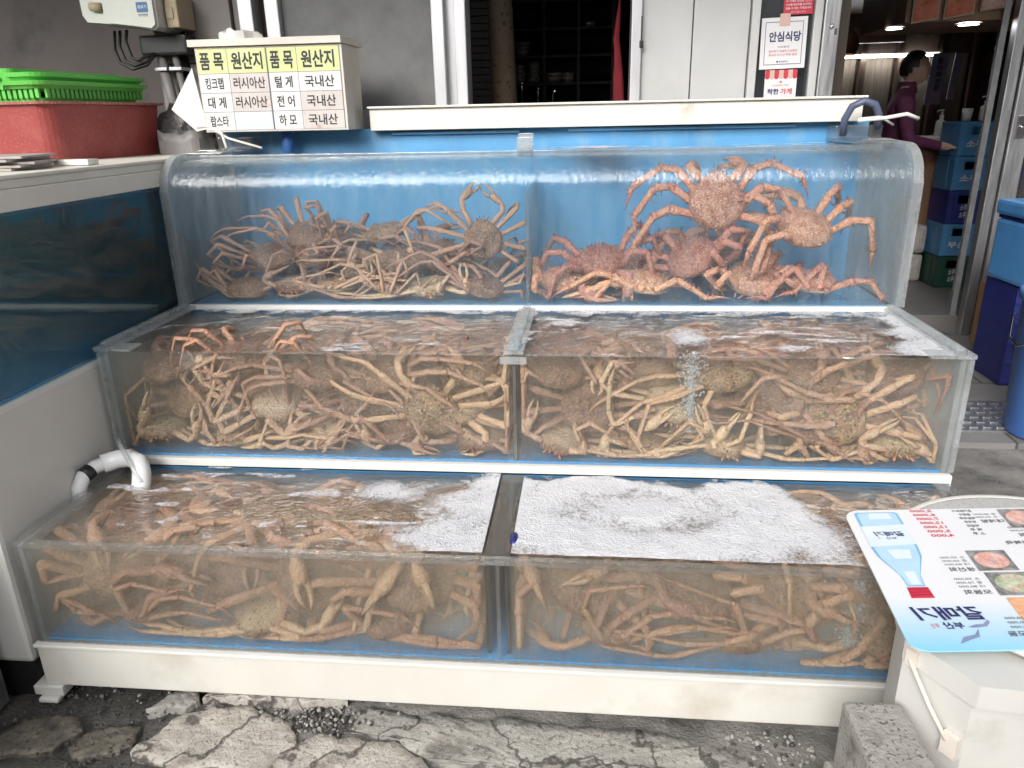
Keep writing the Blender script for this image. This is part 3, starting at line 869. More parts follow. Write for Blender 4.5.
# dim kitchen behind the opening; its dimness is put into the colours too
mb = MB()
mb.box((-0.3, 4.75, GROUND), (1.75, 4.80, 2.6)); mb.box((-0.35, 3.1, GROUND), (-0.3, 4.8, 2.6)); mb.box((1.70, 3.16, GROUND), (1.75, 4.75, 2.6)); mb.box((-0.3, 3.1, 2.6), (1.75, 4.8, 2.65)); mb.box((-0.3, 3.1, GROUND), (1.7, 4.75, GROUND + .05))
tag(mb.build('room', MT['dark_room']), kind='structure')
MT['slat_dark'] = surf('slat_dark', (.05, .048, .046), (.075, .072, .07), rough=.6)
t = empty('slatted_wall', (0.86, 3.6, GROUND), 'grey slatted wall just inside the dark opening', 'wall')
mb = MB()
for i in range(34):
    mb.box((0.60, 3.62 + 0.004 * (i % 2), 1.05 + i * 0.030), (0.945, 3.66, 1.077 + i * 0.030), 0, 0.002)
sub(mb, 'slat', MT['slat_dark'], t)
MT['bowl_dim'] = surf('bowl_dim', (.10, .095, .08), (.14, .13, .11), rough=.3)  # ceramic darkened, the dimness of the opening put into its colour
MT['mat_roll'] = surf('mat_roll_dim', (.07, .05, .03), (.10, .07, .045), rough=.8, scale=6, speck=(.02, .015, .01), speck_scale=55)  # darker copy of the mat colour, shade of the opening included
mb = MB()
mb.lathe([(0.0, 0), (0.055, 0), (0.057, 0.3), (0.052, 1.2), (0.05, 1.9), (0.0, 1.9)], (0.965, 3.42, 0.5), 24, mat=Matrix.Rotation(-0.035, 3, 'Y'))
tag(mb.build('rolled_mat', MT['mat_roll'], loc=(0.96, 3.42, 0.5)), 'rolled brown dotted mat standing upright inside the dark opening', 'mat')
t = empty('kitchen_shelf', (1.1, 4.3, GROUND), 'dark open kitchen shelf with dishes deep inside the opening', 'shelf')
mb = MB()
for x in (0.885, 1.06, 1.235, 1.41): mb.box((x - .008, 4.2, GROUND + .05), (x + .008, 4.5, 2.3))
sub(mb, 'upright', MT['dark_room'], t)
for z in (1.50, 1.632, 1.76, 1.89):
    sub(MB().box((0.893, 4.205, z), (1.402, 4.495, z + 0.012)), 'board', MT['dark_room'], t)
for x, z, r, k, lab in ((0.94, 1.644, .04, 3, 'pale stack of small dishes on upper left board of the dark shelf'), (0.925, 1.512, .03, 4, 'narrow pile of dishes on lower left board of the dark shelf'),
                    (1.0, 1.512, .035, 5, 'tall pile of bowls second from left on the lower board'), (1.105, 1.512, .05, 2, 'wide pale bowl in the centre of the lower board'), (1.18, 1.512, .035, 2, 'low pile of two bowls right of the wide bowl'),
                    (1.29, 1.772, .03, 1, 'single small bowl on the upper right board of the dark shelf')):
    mb = MB()
    for i in range(k):
        zz = 0.02 * i
        mb.lathe([(0, zz), (r * .5, zz), (r * .8, zz + .012), (r, zz + .03), (r * .95, zz + .03), (r * .7, zz + .014), (0, zz + .008)], (x, 4.3, z), 20)
    tag(mb.build('bowl_pile', MT['bowl_dim'], loc=(x, 4.3, z)), lab, 'bowls', 'dishes on the dark kitchen shelf')
for x, h, lab in ((1.0, 1.482, 'tallest thin steel tap standing inside the opening'), (1.07, 1.460, 'middle thin steel tap standing inside the opening'), (1.135, 1.446, 'short bent steel tap nearest the red cloth')):
    mb = MB()
    mb.tube([(x, 3.5, 1.2), (x, 3.5, h - .01), (x + .002, 3.498, h), (x + (.012 if h < 1.45 else .002), 3.49, h + .004)], 0.005, 8)
    tag(mb.build('tap', MT['chrome'], loc=(x, 3.5, 1.2)), lab, 'tap', 'taps inside the opening')
mb = MB()
prof = [(0, 1.80), (.012, 1.62), (.012, 1.58), (.018, 1.48), (.022, 1.38), (.024, 1.30)]
vs, fs = [], []
for i, (r, z) in enumerate(prof):
    for k in range(14):
        a = 2 * PI * k / 14
        rr = r * (1 + .25 * math.sin(3 * a + i))
        vs.append((1.385 + rr * math.cos(a) + (0.006 * i if i else 0.02), 3.2 + .5 * rr * math.sin(a), z))
for i in range(len(prof) - 1):
    for k in range(14): fs.append((i * 14 + k, i * 14 + (k + 1) % 14, (i + 1) * 14 + (k + 1) % 14, (i + 1) * 14 + k))
mb.add(vs, fs, 0, True)
tag(mb.build('hanging_cloth', MT['red_cloth'], loc=(1.39, 3.2, 1.3)), 'red cloth hanging at the right edge of the dark opening', 'cloth')

# ------------------------------------------------------------------ entrance and dining room on the right
t = empty('dining_room_wall', (4, 8.6, GROUND), 'dark wood back wall with vertical slats and curtained panes inside the shop', 'wall')
sub(MB().box((2.2, 8.62, GROUND), (7.0, 8.7, 2.8)), 'wall_panel', MT['dark_wood'], t)
MT['curtain'] = surf('curtain', (0.085, 0.065, 0.045), (0.14, 0.11, 0.08), rough=0.8, scale=5, stretch=(10, 10, 0.6))
for i in range(9):
    x = 3.0 + i * 0.36
    sub(MB().box((x, 8.58, 0.9), (x + 0.27, 8.61, 1.86)), 'curtain', MT['curtain'], t)
for i in range(9):
    x = 2.94 + i * 0.36
    sub(MB().box((x, 8.52, GROUND + .03), (x + 0.05, 8.60, 2.1)), 'slat', MT['dark_wood'], t)
tag(MB().box((2.17, 3.12, GROUND), (2.23, 8.7, 2.8)).build('side_wall', MT['dark_wood'], loc=(2.2, 5, GROUND)), 'dark side wall between kitchen and dining room', 'wall')
tag(MB().box((6.5, 4.75, GROUND), (6.6, 8.7, 2.8)).build('side_wall', MT['dark_wood'], loc=(6.5, 6, GROUND)), 'dark right side wall deep in the dining room', 'wall')
tag(MB().box((2.2, 4.9, 2.25), (6.6, 8.7, 2.32)).build('ceiling', MT['dark_wood']), kind='structure')
mb = MB().box((2.17, 3.10, 2.35), (7.0, 4.9, 2.42))
tag(mb.build('porch_ceiling', MT['dark_wood']), kind='structure')
mb = MB()
mb.box((3.02, 4.76, 1.795), (5.0, 5.5, 2.25), 0, 0.004)
tag(mb.build('header_beam', MT['counter_wood'], loc=(4, 5, 1.8)), 'brown wooden beam above the entrance carrying food photographs', 'beam')
tag(MB().box((2.24, 7.9, 1.93), (4.2, 8.0, 2.05), 0, .004).build('cross_beam', MT['counter_wood'], loc=(3, 8, 1.9)), 'long brown ceiling beam deep inside the dining room', 'beam')
for x0, x1, z0, dz, mat, lab in ((3.045, 3.185, 1.785, .02, 'food_red', 'framed photo of red food, leftmost on the wooden beam'), (3.21, 3.365, 1.80, .025, 'food_red', 'framed photo of dark red food in the middle of the beam'), (3.395, 3.56, 1.835, .02, 'food_pink', 'framed photo of pale food, rightmost on the wooden beam')):
    t = empty('food_photo', ((x0 + x1) / 2, 4.74, z0), lab, 'photo', 'food photos on the entrance beam')
    sub(MB().prism([(x0, z0), (x1, z0 + dz), (x1, 2.1), (x0, 2.1)], 1, 4.735, 4.755), 'frame', MT['beige_plastic'], t)
    sub(MB().prism([(x0 + .008, z0 + .009), (x1 - .008, z0 + dz + .007), (x1 - .008, 2.095), (x0 + .008, 2.095)], 1, 4.730, 4.734), 'print', MT[mat], t)
for x, y, z, rx, lab in ((3.06, 5.02, 1.793, .045, 'round white ceiling light left under the wooden beam'), (3.42, 4.90, 1.793, .055, 'round white ceiling light right under the wooden beam'), (2.90, 6.6, 2.245, .05, 'round white ceiling light far inside above the wicker lamp'), (3.22, 7.5, 2.245, .045, 'small round ceiling light deep in the dining room')):
    t = empty('ceiling_light', (x, y, z), lab, 'ceiling light', 'ceiling lights in the dining room')
    sub(MB().lathe([(rx * 1.15, 0.0), (rx * 1.15, -.006), (rx, -.008), (rx, -.004)], (x, y, z), 24), 'ring', MT['white_plastic'], t)
    sub(MB().lathe([(rx, -.0055), (rx * .5, -.0075), (0, -.008)], (x, y, z), 24), 'diffuser', MT['tube_glow'], t)
t = empty('wicker_lamp', (3.34, 7.1, 1.80), 'lit wicker basket lamp hanging in the dark dining room', 'lamp')
sub(MB().lathe([(.17, 0.0), (.19, .05), (.18, .13), (.12, .2), (.03, .22), (.03, .215), (.115, .195), (.17, .13), (.18, .05), (.16, 0.0)], (3.34, 7.1, 1.78), 28), 'lamp_shade', MT['wicker'], t)
sub(MB().lathe([(0, 0), (.02, .005), (.03, .03), (.02, .055), (0, .06)], (3.34, 7.1, 1.785), 16), 'bulb', MT['lamp_glow'], t)
sub(MB().tube([(3.34, 7.1, 2.0), (3.34, 7.1, 2.26)], .004, 6), 'cord', MT['black'], t)
t = empty('reflected_strip', (4.1, 8.3, 1.83), 'long glowing white line standing in for a light reflected in the back glazing', 'light')  # glowing strip added in place of a long light's reflection in the glazing
sub(MB().box((3.2, 8.46, 1.835), (4.75, 8.50, 1.85)), 'diffuser', MT['tube_glow'], t)
sub(MB().box((3.2, 8.47, 1.851), (4.75, 8.50, 1.87)), 'strip_backing', MT['white_plastic'], t)
def hanging(x0, x1, z0, z1, lab, text):
    t = empty('wall_poster', ((x0 + x1) / 2, 8.0, z0), lab, 'poster')
    sub(MB().prism([(x0 - .02, z0), (x1 - .02, z0), (x1, z1), (x0, z1)], 1, 8.0, 8.006), 'sheet', MT['poster_lilac'], t)
    if text:
        L = MB(); fr = (Vector(((x0 + x1) / 2, 7.997, (z0 + z1) / 2)), EXX, EZZ, NY)
        for i, ch in enumerate(text): write(L, ch, fr, 0, .16 - i * .06, .05, .05, .018)
        sub(L, 'lettering', MT['ink_navy'], t)
hanging(4.50, 4.645, 1.38, 1.83, 'wide lilac hanging sheet with dark vertical writing in the dining room', '활어회전문')
hanging(4.70, 4.765, 1.42, 1.83, 'narrow lilac hanging strip right of the wide lilac sheet', '')

# counter
MT['paper_sack'] = surf('paper_sack', (.30, .27, .25), (.42, .39, .36), rough=.8, scale=12)
t = empty('counter', (3.9, 6.4, GROUND), 'brown wooden service counter the man leans on', 'counter')
sub(MB().box((3.66, 5.85, GROUND + .12), (5.4, 6.3, 1.119), 0, .004), 'front_panel', MT['counter_wood'], t)
sub(MB().box((3.63, 5.82, 1.12), (5.4, 6.36, 1.15), 0, .006), 'counter_top', MT['counter_top'], t)
def pump_bottle(x, y, z, s, mat, lab, band):
    t = empty('pump_bottle', (x, y, z), lab, 'bottle')
    bo = sub(MB().lathe([(0, 0), (.034 * s, 0), (.037 * s, .01 * s), (.037 * s, .09 * s), (.03 * s, .115 * s), (.013 * s, .125 * s), (.013 * s, .14 * s), (0, .14 * s)], (x, y, z), 20), 'body', MT[mat], t)
    p = MB(); p.lathe([(.015 * s, .14 * s), (.015 * s, .155 * s), (.006 * s, .157 * s), (.006 * s, .185 * s), (.012 * s, .187 * s), (.012 * s, .197 * s), (0, .2 * s)], (x, y, z), 12)
    p.tube([(x, y, z + .192 * s), (x - .035 * s, y - .01, z + .19 * s), (x - .042 * s, y - .012, z + .18 * s)], .005 * s, 8)
    sub(p, 'pump', MT['ceramic'], t)
    if band: sub(MB().lathe([(.0378 * s, .02 * s), (.0378 * s, .08 * s)], (x, y, z), 20), 'label_band', MT[band], bo)
pump_bottle(3.80, 5.95, 1.15, .95, 'ceramic', 'white pump bottle on the counter in front of the man', None)
pump_bottle(3.93, 5.62, GROUND + .121 + 5 * .222, .8, 'ceramic', 'white pump bottle with pink band standing on the drink crates', 'paper_pink')
tag(MB().box((3.87, 5.90, 1.151), (3.96, 5.97, 1.20), 0, .003).build('tissue_box', MT['cardboard'], loc=(3.97, 6.1, 1.15)), 'small brown box on the counter by the pump bottle', 'box')
tag(MB().prism([(3.65, 5.86), (3.76, 5.84), (3.78, 5.94), (3.67, 5.96)], 2, 1.151, 1.158).build('paper_sheet', MT['paper'], loc=(3.72, 6.1, 1.15)), 'white paper lying on the counter under the man\'s hands', 'paper')
tag(MB().lathe([(0, 0), (.05, 0), (.09, .012), (.085, .014), (.05, .004), (0, .004)], (3.93, 6.15, 1.151), 24).build('plate', MT['ceramic'], loc=(3.93, 6.3, 1.15)), 'white plate on the counter behind the pump bottle', 'plate')
mb = MB()
mb.lathe([(0, 0), (.028, 0), (.033, .08), (.031, .08), (.026, .004), (0, .004)], (3.82, 5.62, GROUND + .121 + 5 * .222), 18)
tag(mb.build('drinking_cup', MT['ceramic'], loc=(4.02, 5.9, 1.24)), 'white cup on the drink crates left of the pink banded bottle', 'cup')

# drink crates: two stacks of five
def crate(x, y, z, mat, lab, mark, group='drink crates stacked by the counter'):
    W, D, H = .215, .28, .218
    t = empty('drink_crate', (x, y, z), lab, 'crate', group)
    b = MB()
    e = .012
    b.box((x, y, z), (x + W, y + D, z + e))
    for (a0, b0, a1, b1) in ((x, y + e, x + e, y + D - e), (x + W - e, y + e, x + W, y + D - e), (x, y + D - e, x + W, y + D)):
        b.box((a0, b0, z + e), (a1, b1, z + H))
    # front with a hand hole
    b.box((x, y, z + e), (x + W, y + e, z + H * .62)); b.box((x, y, z + H * .86), (x + W, y + e, z + H))
    b.box((x, y, z + H * .62), (x + W * .30, y + e, z + H * .86)); b.box((x + W * .70, y, z + H * .62), (x + W, y + e, z + H * .86))
    b.box((x - .004, y - .005, z + H - .02), (x + W + .004, y - .0005, z + H - .002), 0, .002); b.box((x - .004, y - .005, z + .004), (x + W + .004, y - .0005, z + .02), 0, .002)
    for k in (0.02, .18, .78, .95): b.box((x + W * k, y - .004, z + .021), (x + W * k + .006, y - .0005, z + H - .021))
    b.box((x - .005, y + .01, z + H - .02), (x - .0005, y + D, z + H - .002)); b.box((x - .004, y + D * .3, z + .02), (x - .0005, y + D * .32, z + H - .02))
    sh = sub(b, 'shell', MT[mat], t)
    L = MB(); fr = (Vector((x + W * .5, y - .002, z + H * .36)), EXX, EZZ, NY)
    if mark == 'rows':
        for q in range(2): write(L, '소주', fr, 0, .03 - q * .05, .045, .04, .03)
    else:
        write(L, mark, fr, 0, 0, .12, .045, .03)
    sub(L, 'lettering', MT['label_white'], sh)
for i, (mat, lab, mark) in enumerate((('crate_green', 'dark green drink crate at the bottom of the stack by the counter', 'rows'), ('crate_blue', 'mid blue drink crate resting on the dark green crate', '부산'), ('crate_navy', 'navy drink crate with white mark, middle of the stack', 'rows'),
                                      ('crate_blue', 'mid blue drink crate resting on the navy crate', '소주'), ('crate_blue', 'mid blue drink crate topmost of the stack, bottle standing on it', '소주'))):
    crate(3.735 + i * .002, 5.50, GROUND + .121 + i * .222, mat, lab, mark)
for i in range(5):
    crate(3.96, 5.48, GROUND + .121 + i * .222, ('crate_green', 'crate_navy', 'crate_green', 'crate_navy', 'crate_green')[i],
          ('dark green crate at the floor behind the glass, right stack', 'navy crate second from the floor behind the glass', 'dark green crate in the middle of the stack behind the glass', 'navy crate second from top behind the glass', 'dark green crate topmost behind the glass door')[i], 'rows', 'drink crates behind the glass door')
mb = MB().box((3.62, 5.70, GROUND + .121), (3.725, 5.80, .35), 0, .03).box((3.635, 5.69, .355), (3.725, 5.80, .56), 0, .035)
tag(mb.build('white_sack', MT['paper_sack'], loc=(3.8, 6, GROUND)), 'two tier white sack leaning on the counter front behind the crates', 'sack')

# glass entrance doors in steel frames
t = empty('glass_door', (3.5, 4.66, GROUND), 'tall glass door in thick steel frame standing open by the crates', 'door')
mb = MB()
mb.box((3.545, 4.62, GROUND + .02), (3.60, 4.68, 2.3), 0, .004)
mb.box((3.605, 4.60, GROUND + .02), (3.70, 4.69, 2.3), 0, .006)
mb.box((3.701, 4.63, GROUND + .02), (5.0, 4.67, GROUND + .12), 0, .003)
sub(mb, 'frame', MT['steel'], t)
sub(MB().box((3.701, 4.645, GROUND + .121), (5.0, 4.653, 2.3)), 'pane', MT['door_glass'], t)
sub(MB().box((3.63, 4.592, 1.18), (3.675, 4.599, 1.30), 0, .002).tube([(3.652, 4.585, 1.24), (3.652, 4.592, 1.24)], .012, 18), 'lock', MT['chrome'], t)
MT['leaf_frame'] = surf('leaf_frame', (.16, .16, .165), (.22, .22, .225), rough=.35, metal=.6)
t = empty('glass_leaf', (3.4, 4.9, GROUND), 'slim framed glass leaf just behind the steel door frame', 'door')
A, B = Vector((3.53, 4.72, 0)), Vector((3.86, 5.45, 0))
d = (B - A).normalized(); nrm = Vector((d.y, -d.x, 0))
def leaf(mb, s0, s1, z0, z1, th):
    p = [A + d * s0 - nrm * th / 2, A + d * s1 - nrm * th / 2, A + d * s1 + nrm * th / 2, A + d * s0 + nrm * th / 2]
    mb.prism([(q.x, q.y) for q in p], 2, z0, z1)
m1 = MB(); leaf(m1, 0, .035, GROUND + .03, 2.2, .03); leaf(m1, .775, .80, GROUND + .03, 2.2, .03); leaf(m1, .035, .775, GROUND + .03, GROUND + .10, .03)
sub(m1, 'frame', MT['leaf_frame'], t)
m1 = MB(); leaf(m1, .035, .775, GROUND + .10, 2.2, .008); sub(m1, 'pane', MT['door_glass'], t)
m1 = MB(); leaf(m1, .2, .33, 1.36, 1.47, .012); sub(m1, 'handle', MT['white_plastic'], t)
tag(MB().box((5.0, 4.66, GROUND), (7.0, 4.72, 3.0)).build('front_wall', MT['stone_wall'], loc=(6, 4.7, GROUND)), 'dark wall right of the glass door', 'wall')

# ------------------------------------------------------------------ the stepped crab tanks
X0, X1, XM = 0.0, 2.2, 1.107
Y1, Y2, Y3, Y4 = 1.366, 1.80, 2.281, 2.75
Z0, Z1, Z2, Z3, Z4, Z5 = 0.188, 0.459, 0.478, 0.780, 0.793, 1.25
T = 0.012

# --- lower tank
lt = empty('crab_tank', (1.1, Y1, GROUND), 'lowest crab tank of the stepped rack, frothy top and white base', 'tank')
sub(MB().box((X0 - .004, Y1 - .006, 0.072), (X1 + .004, Y2 + .04, Z0 - .006), 0, 0.003), 'base', MT['white_panel'], lt)
sub(MB().box((X0 - .008, Y1 - .012, Z0 - .0055), (X1 + .008, Y1 + .006, Z0 + .003), 0, .002), 'base_lip', MT['white_trim'], lt)
mb = MB(); mb.box((-0.035, 1.352, 0.045), (0.04, 1.43, 0.071), 0, .003).box((-0.02, 1.34, GROUND + .002), (0.03, 1.42, 0.044), 0, .004)
sub(mb, 'foot', MT['white_trim'], lt)
sub(MB().box((1.9, 1.5, GROUND), (2.0, 1.6, .071)), 'foot', MT['white_trim'], lt)
sub(MB().box((0.9, 1.6, GROUND), (1.0, 1.7, .071)), 'foot', MT['white_trim'], lt)
sub(MB().box((X0 + .014, Y1 + T + .001, Z0 + .0035), (X1 - .014, Y2 - .016, Z0 + .008)), 'tank_floor', MT['floor_blue'], lt)
sub(MB().box((X0, Y2 - .014, Z0 + .004), (X1, Y2 - .002, Z1 + .0)), 'back_panel', MT['tank_back'], lt)
sub(MB().box((X0, Y1, Z0 + .0035), (X1, Y1 + T, Z1 - .012)), 'front_panel', MT['front_low'], lt)
sub(MB().box((X0, Y1, Z1 - .011), (X1, Y1 + .022, Z1), 0, .002), 'front_rim', MT['rim_acrylic'], lt)
for s, x in ((0, X0), (1, X1 - T)):
    sub(MB().box((x, Y1 + T + .001, Z0 + .0035), (x + T, Y2 - .016, Z1 - .012)), 'side_panel', MT['side_sheet'], lt)
    sub(MB().box((x - .006 if s == 0 else x - .030, Y1 + .029, Z1 - .011), (x + .042 if s == 0 else x + .018, Y2 - .016, Z1 + .001), 0, .002), 'side_rim', MT['rim_acrylic'], lt)
sub(MB().box((XM - .032, Y1 + T + .017, Z0 + .009), (XM - .022, Y2 - .016, Z1 - .012)).box((XM + .012, Y1 + T + .017, Z0 + .009), (XM + .022, Y2 - .016, Z1 - .012)), 'divider', MT['divider'], lt)
sub(MB().box((XM - .034, Y1 + .029, Z1 - .011), (XM + .024, Y2 - .016, Z1 - .003), 0, .002), 'divider_cap', MT['divider'], lt)
sub(MB().box((XM - .006, Y1 + T + .001, Z0 + .009), (XM + .001, Y1 + T + .015, Z1 - .022)), 'seal', MT['rim_acrylic'], lt)

# --- middle tank
mt_ = empty('crab_tank', (1.1, Y2, Z1), 'middle crab tank of the stepped rack, packed with snow crabs to the brim', 'tank')
sub(MB().box((X0 - .01, Y2 - .014, Z2 - .026), (X1 + .006, Y2 + .006, Z2 + .002), 0, .003), 'base_lip', MT['white_trim'], mt_)
sub(MB().box((X0, Y2 + .007, 0.19), (X1, Y3 + .05, Z2 - .004)), 'base', MT['white_panel'], mt_)
sub(MB().box((X0 + .014, Y2 + T + .001, Z2 - .003), (X1 - .014, Y3 - .016, Z2 + .004)), 'tank_floor', MT['floor_blue'], mt_)
sub(MB().box((X0, Y3 - .014, Z2 - .003), (X1, Y3 - .002, Z3)), 'back_panel', MT['tank_back'], mt_)
sub(MB().box((X0, Y2, Z2 + .0025), (X1, Y2 + T, Z3)), 'front_panel', MT['front_mid'], mt_)
for s, x in ((0, X0), (1, X1 - T)):
    sub(MB().box((x, Y2 + T + .001, Z2 - .003), (x + T, Y3 - .016, Z3 - .001)), 'side_panel', MT['side_sheet'], mt_)
    a, b = (x - .016, x + .030) if s == 0 else (x - .018, x + .028)
    r = MB(); r.box((a, Y2 - .004, Z3 + .0015), (b, Y3 - .005, Z3 + .013), 0, .003)
    r.box(((a + b) / 2 - .016, Y2 + .02, Z3 + .0135), ((a + b) / 2 + .004, Y3 - .006, Z3 + .022), 0, .003)
    sub(r, 'side_rim', MT['edge_acrylic'], mt_)
    c0, c1 = (x + .0305, x + .085) if s == 0 else (x - .075, x - .0185)
    sub(MB().box((c0, Y2 + .001, Z3 + .0015), (c1, Y2 + .06, Z3 + .008), 0, .002), 'corner_plate', MT['edge_acrylic'], mt_)
    sub(MB().box((X1 + .0005, Y2, Z2 + .003), (X1 + .014, Y2 + .03, Z3), 0, .003) if s else MB().box((X0 - .012, Y2, Z2 + .003), (X0 - .0005, Y2 + .02, Z3), 0, .003), 'corner_post', MT['edge_acrylic'], mt_)
sub(MB().box((XM - .004, Y2 + T + .001, Z2 + .005), (XM + .004, Y2 + T + .012, Z3 - .03)), 'seal', MT['dark_seal'], mt_)
sub(MB().box((XM - .006, Y2 + T + .013, Z2 + .005), (XM + .006, Y3 - .016, Z3 - .001)), 'divider', MT['divider'], mt_)
r = MB(); r.box((XM - .026, Y2 + .002, Z3 + .0015), (XM + .026, Y3 - .006, Z3 + .010), 0, .003).box((XM - .012, Y2 + .016, Z3 + .0105), (XM + .012, Y3 - .007, Z3 + .016), 0, .002)
r.box((XM - .034, Y2 - .004, Z3 - .022), (XM + .034, Y2 - .0005, Z3 - .002), 0, .0015)
sub(r, 'divider_cap', MT['edge_acrylic'], mt_)

# --- upper tank with its curved front
ut = empty('crab_tank', (1.1, Y3, Z3), 'upper crab tank with curved clear front and blue back wall', 'tank')
sub(MB().box((X0 - .002, Y3 - .012, Z4 - .020), (X1 + .002, Y3 + .004, Z4 + .001), 0, .002), 'base_lip', MT['white_trim'], ut)
sub(MB().box((X0, Y3 + .05, 0.19), (X1, Y4 + .05, Z4 - .008)), 'base', MT['white_panel'], ut)
sub(MB().box((X0 + .014, Y3 + T + .001, Z4 - .007), (X1 - .014, Y4 - .001, Z4 + .001)), 'tank_floor', MT['tank_blue'], ut)
sub(MB().box((X0 - .02, Y4, Z4 - .007), (X1 + .02, Y4 + .014, 1.318)), 'back_panel', MT['tank_blue'], ut)
def front_profile(off):
    pts = [(Y3 + off, Z4 + .0015), (Y3 + off, 1.15)]
    for a in np.linspace(0, PI / 2, 13)[1:]:
        pts.append((Y3 + .12 - (.12 - off) * math.cos(a), 1.15 + (.10 - off) * math.sin(a)))
    return pts
pa, pb = front_profile(0), front_profile(T)
def fine(p): return [p[0], (p[0][0], .95), (p[0][0], 1.10)] + p[1:]
fa, fb = fine(pa), fine(pb)
mb = MB()
n = len(fa)
for prof, flip in ((fa, False), (fb, True)):
    vs = [(X0, y, z) for y, z in prof] + [(X1, y, z) for y, z in prof]
    mb.add(vs, [((i, n + i, n + i + 1, i + 1) if not flip else (i, i + 1, n + i + 1, n + i)) for i in range(n - 1)], 0, True)
for k in (0, n - 1):
    q = [(X0, *fa[k]), (X1, *fa[k]), (X1, *fb[k]), (X0, *fb[k])]
    mb.add(q if k else q[::-1], [(0, 1, 2, 3)], 0, False)
for x, fl in ((X0, 1), (X1, 0)):
    q = [(x, *p) for p in fa] + [(x, *p) for p in fb[::-1]]
    mb.add(q[::-1] if fl else q, [tuple(range(2 * n))], 0, False)
fp = sub(mb, 'front_panel', MT['front_upper'], ut)
sub(MB().box((X0 + .05, Y3 + .121, Z5 - .012), (X1 - .05, Y3 + .135, Z5 + .0005), 0, .002), 'lip', MT['rim_acrylic'], ut)
outl = [(y - .014 if i < 2 else y - .008, z + (.0 if i < 2 else .006 * i / 13)) for i, (y, z) in enumerate(pa)]
for s, x in ((0, X0 - .026), (1, X1 + .001)):
    P = [(Y4 - .001, Z4 + .002)] + [(y, z) for y, z in outl] + [(Y4 - .001, 1.262)]
    sp_ = sub(MB().prism(P, 0, x + (.012 if s == 0 else 0), x + (.025 if s == 0 else .013)), 'side_panel', MT['side_sheet'], ut)
    # thick rolled edge along the curve
    e = MB()
    w0, w1 = (x, x + .0265) if s == 0 else (x - .002, x + .024)
    o2 = outl + [(Y4 - .12, 1.262)]
    inn = [(y + .020, z - (.016 if i > 3 else 0)) for i, (y, z) in enumerate(o2)]
    m = len(o2)
    vs = [(w0, *p) for p in o2] + [(w1, *p) for p in o2] + [(w0, *p) for p in inn] + [(w1, *p) for p in inn]
    fs = []
    for i in range(m - 1):
        fs += [(i, i + 1, m + i + 1, m + i), (2 * m + i, 3 * m + i, 3 * m + i + 1, 2 * m + i + 1), (i, 2 * m + i, 2 * m + i + 1, i + 1), (m + i, m + i + 1, 3 * m + i + 1, 3 * m + i)]
    fs += [(0, m, 3 * m, 2 * m), (m - 1, 3 * m - 1, 4 * m - 1, 2 * m - 1)]
    e.add(vs, fs, 0, False)
    sub(e, 'edge', MT['edge_acrylic'], sp_)
    a, b = (X0 + .0, X0 + .12) if s == 0 else (X1 - .115, X1 + .0)
    r = MB().box((a, Y3 + .136, Z5 + .001), (b, Y4 - .001, Z5 + .009), 0, .002)
    r.box((a + (.03 if s else .04), Y3 + .14, Z5 + .0095), (b - .02, Y3 + .20, Z5 + .017), 0, .002)
    r.box((a, Y4 - .10, Z5 + .0095), (b + (.03 if s else 0), Y4 - .002, Z5 + .05), 0, .003)
    sub(r, 'top_plate', MT['rim_acrylic'], ut)
sub(MB().box((XM - .004, Y3 + T + .001, Z4 + .002), (XM + .006, Y4 - .001, 1.14)), 'divider', MT['rim_acrylic'], ut)
c = MB(); c.box((1.073, Y3 + .10, Z5 + .001), (1.121, Y3 + .165, Z5 + .012), 0, .002).box((1.073, Y3 + .155, Z5 - .02), (1.121, Y3 + .165, Z5 + .05), 0, .002).box((1.073, Y3 + .10, Z5 - .002), (1.121, Y3 + .106, Z5 + .04), 0, .002)
sub(c, 'clamp', MT['edge_acrylic'], ut)

# white trough ledge behind the upper tank with blue trim under it
lg = empty('ledge', (1.3, 2.72, 1.31), 'long cream trough ledge behind the upper tank below the window', 'ledge')
mb = MB(); mb.box((0.535, 2.70, 1.312), (2.178, 2.99, 1.383), 0, .003); mb.box((0.53, 2.688, 1.3835), (2.188, 3.0, 1.391), 0, .003)
sub(mb, 'trough', MT['cream_ledge'], lg)
sub(MB().box((0.45, 2.765, 1.262), (2.16, 2.99, 1.3115)), 'support', MT['bright_blue'], lg)
mb = MB()
mb.box((0.60, 2.735, 1.296), (1.05, 2.749, 1.306), 0, .002); mb.box((1.22, 2.735, 1.297), (1.98, 2.749, 1.307), 0, .002)
sub(mb, 'trim_strip', MT['bright_blue'], lg)

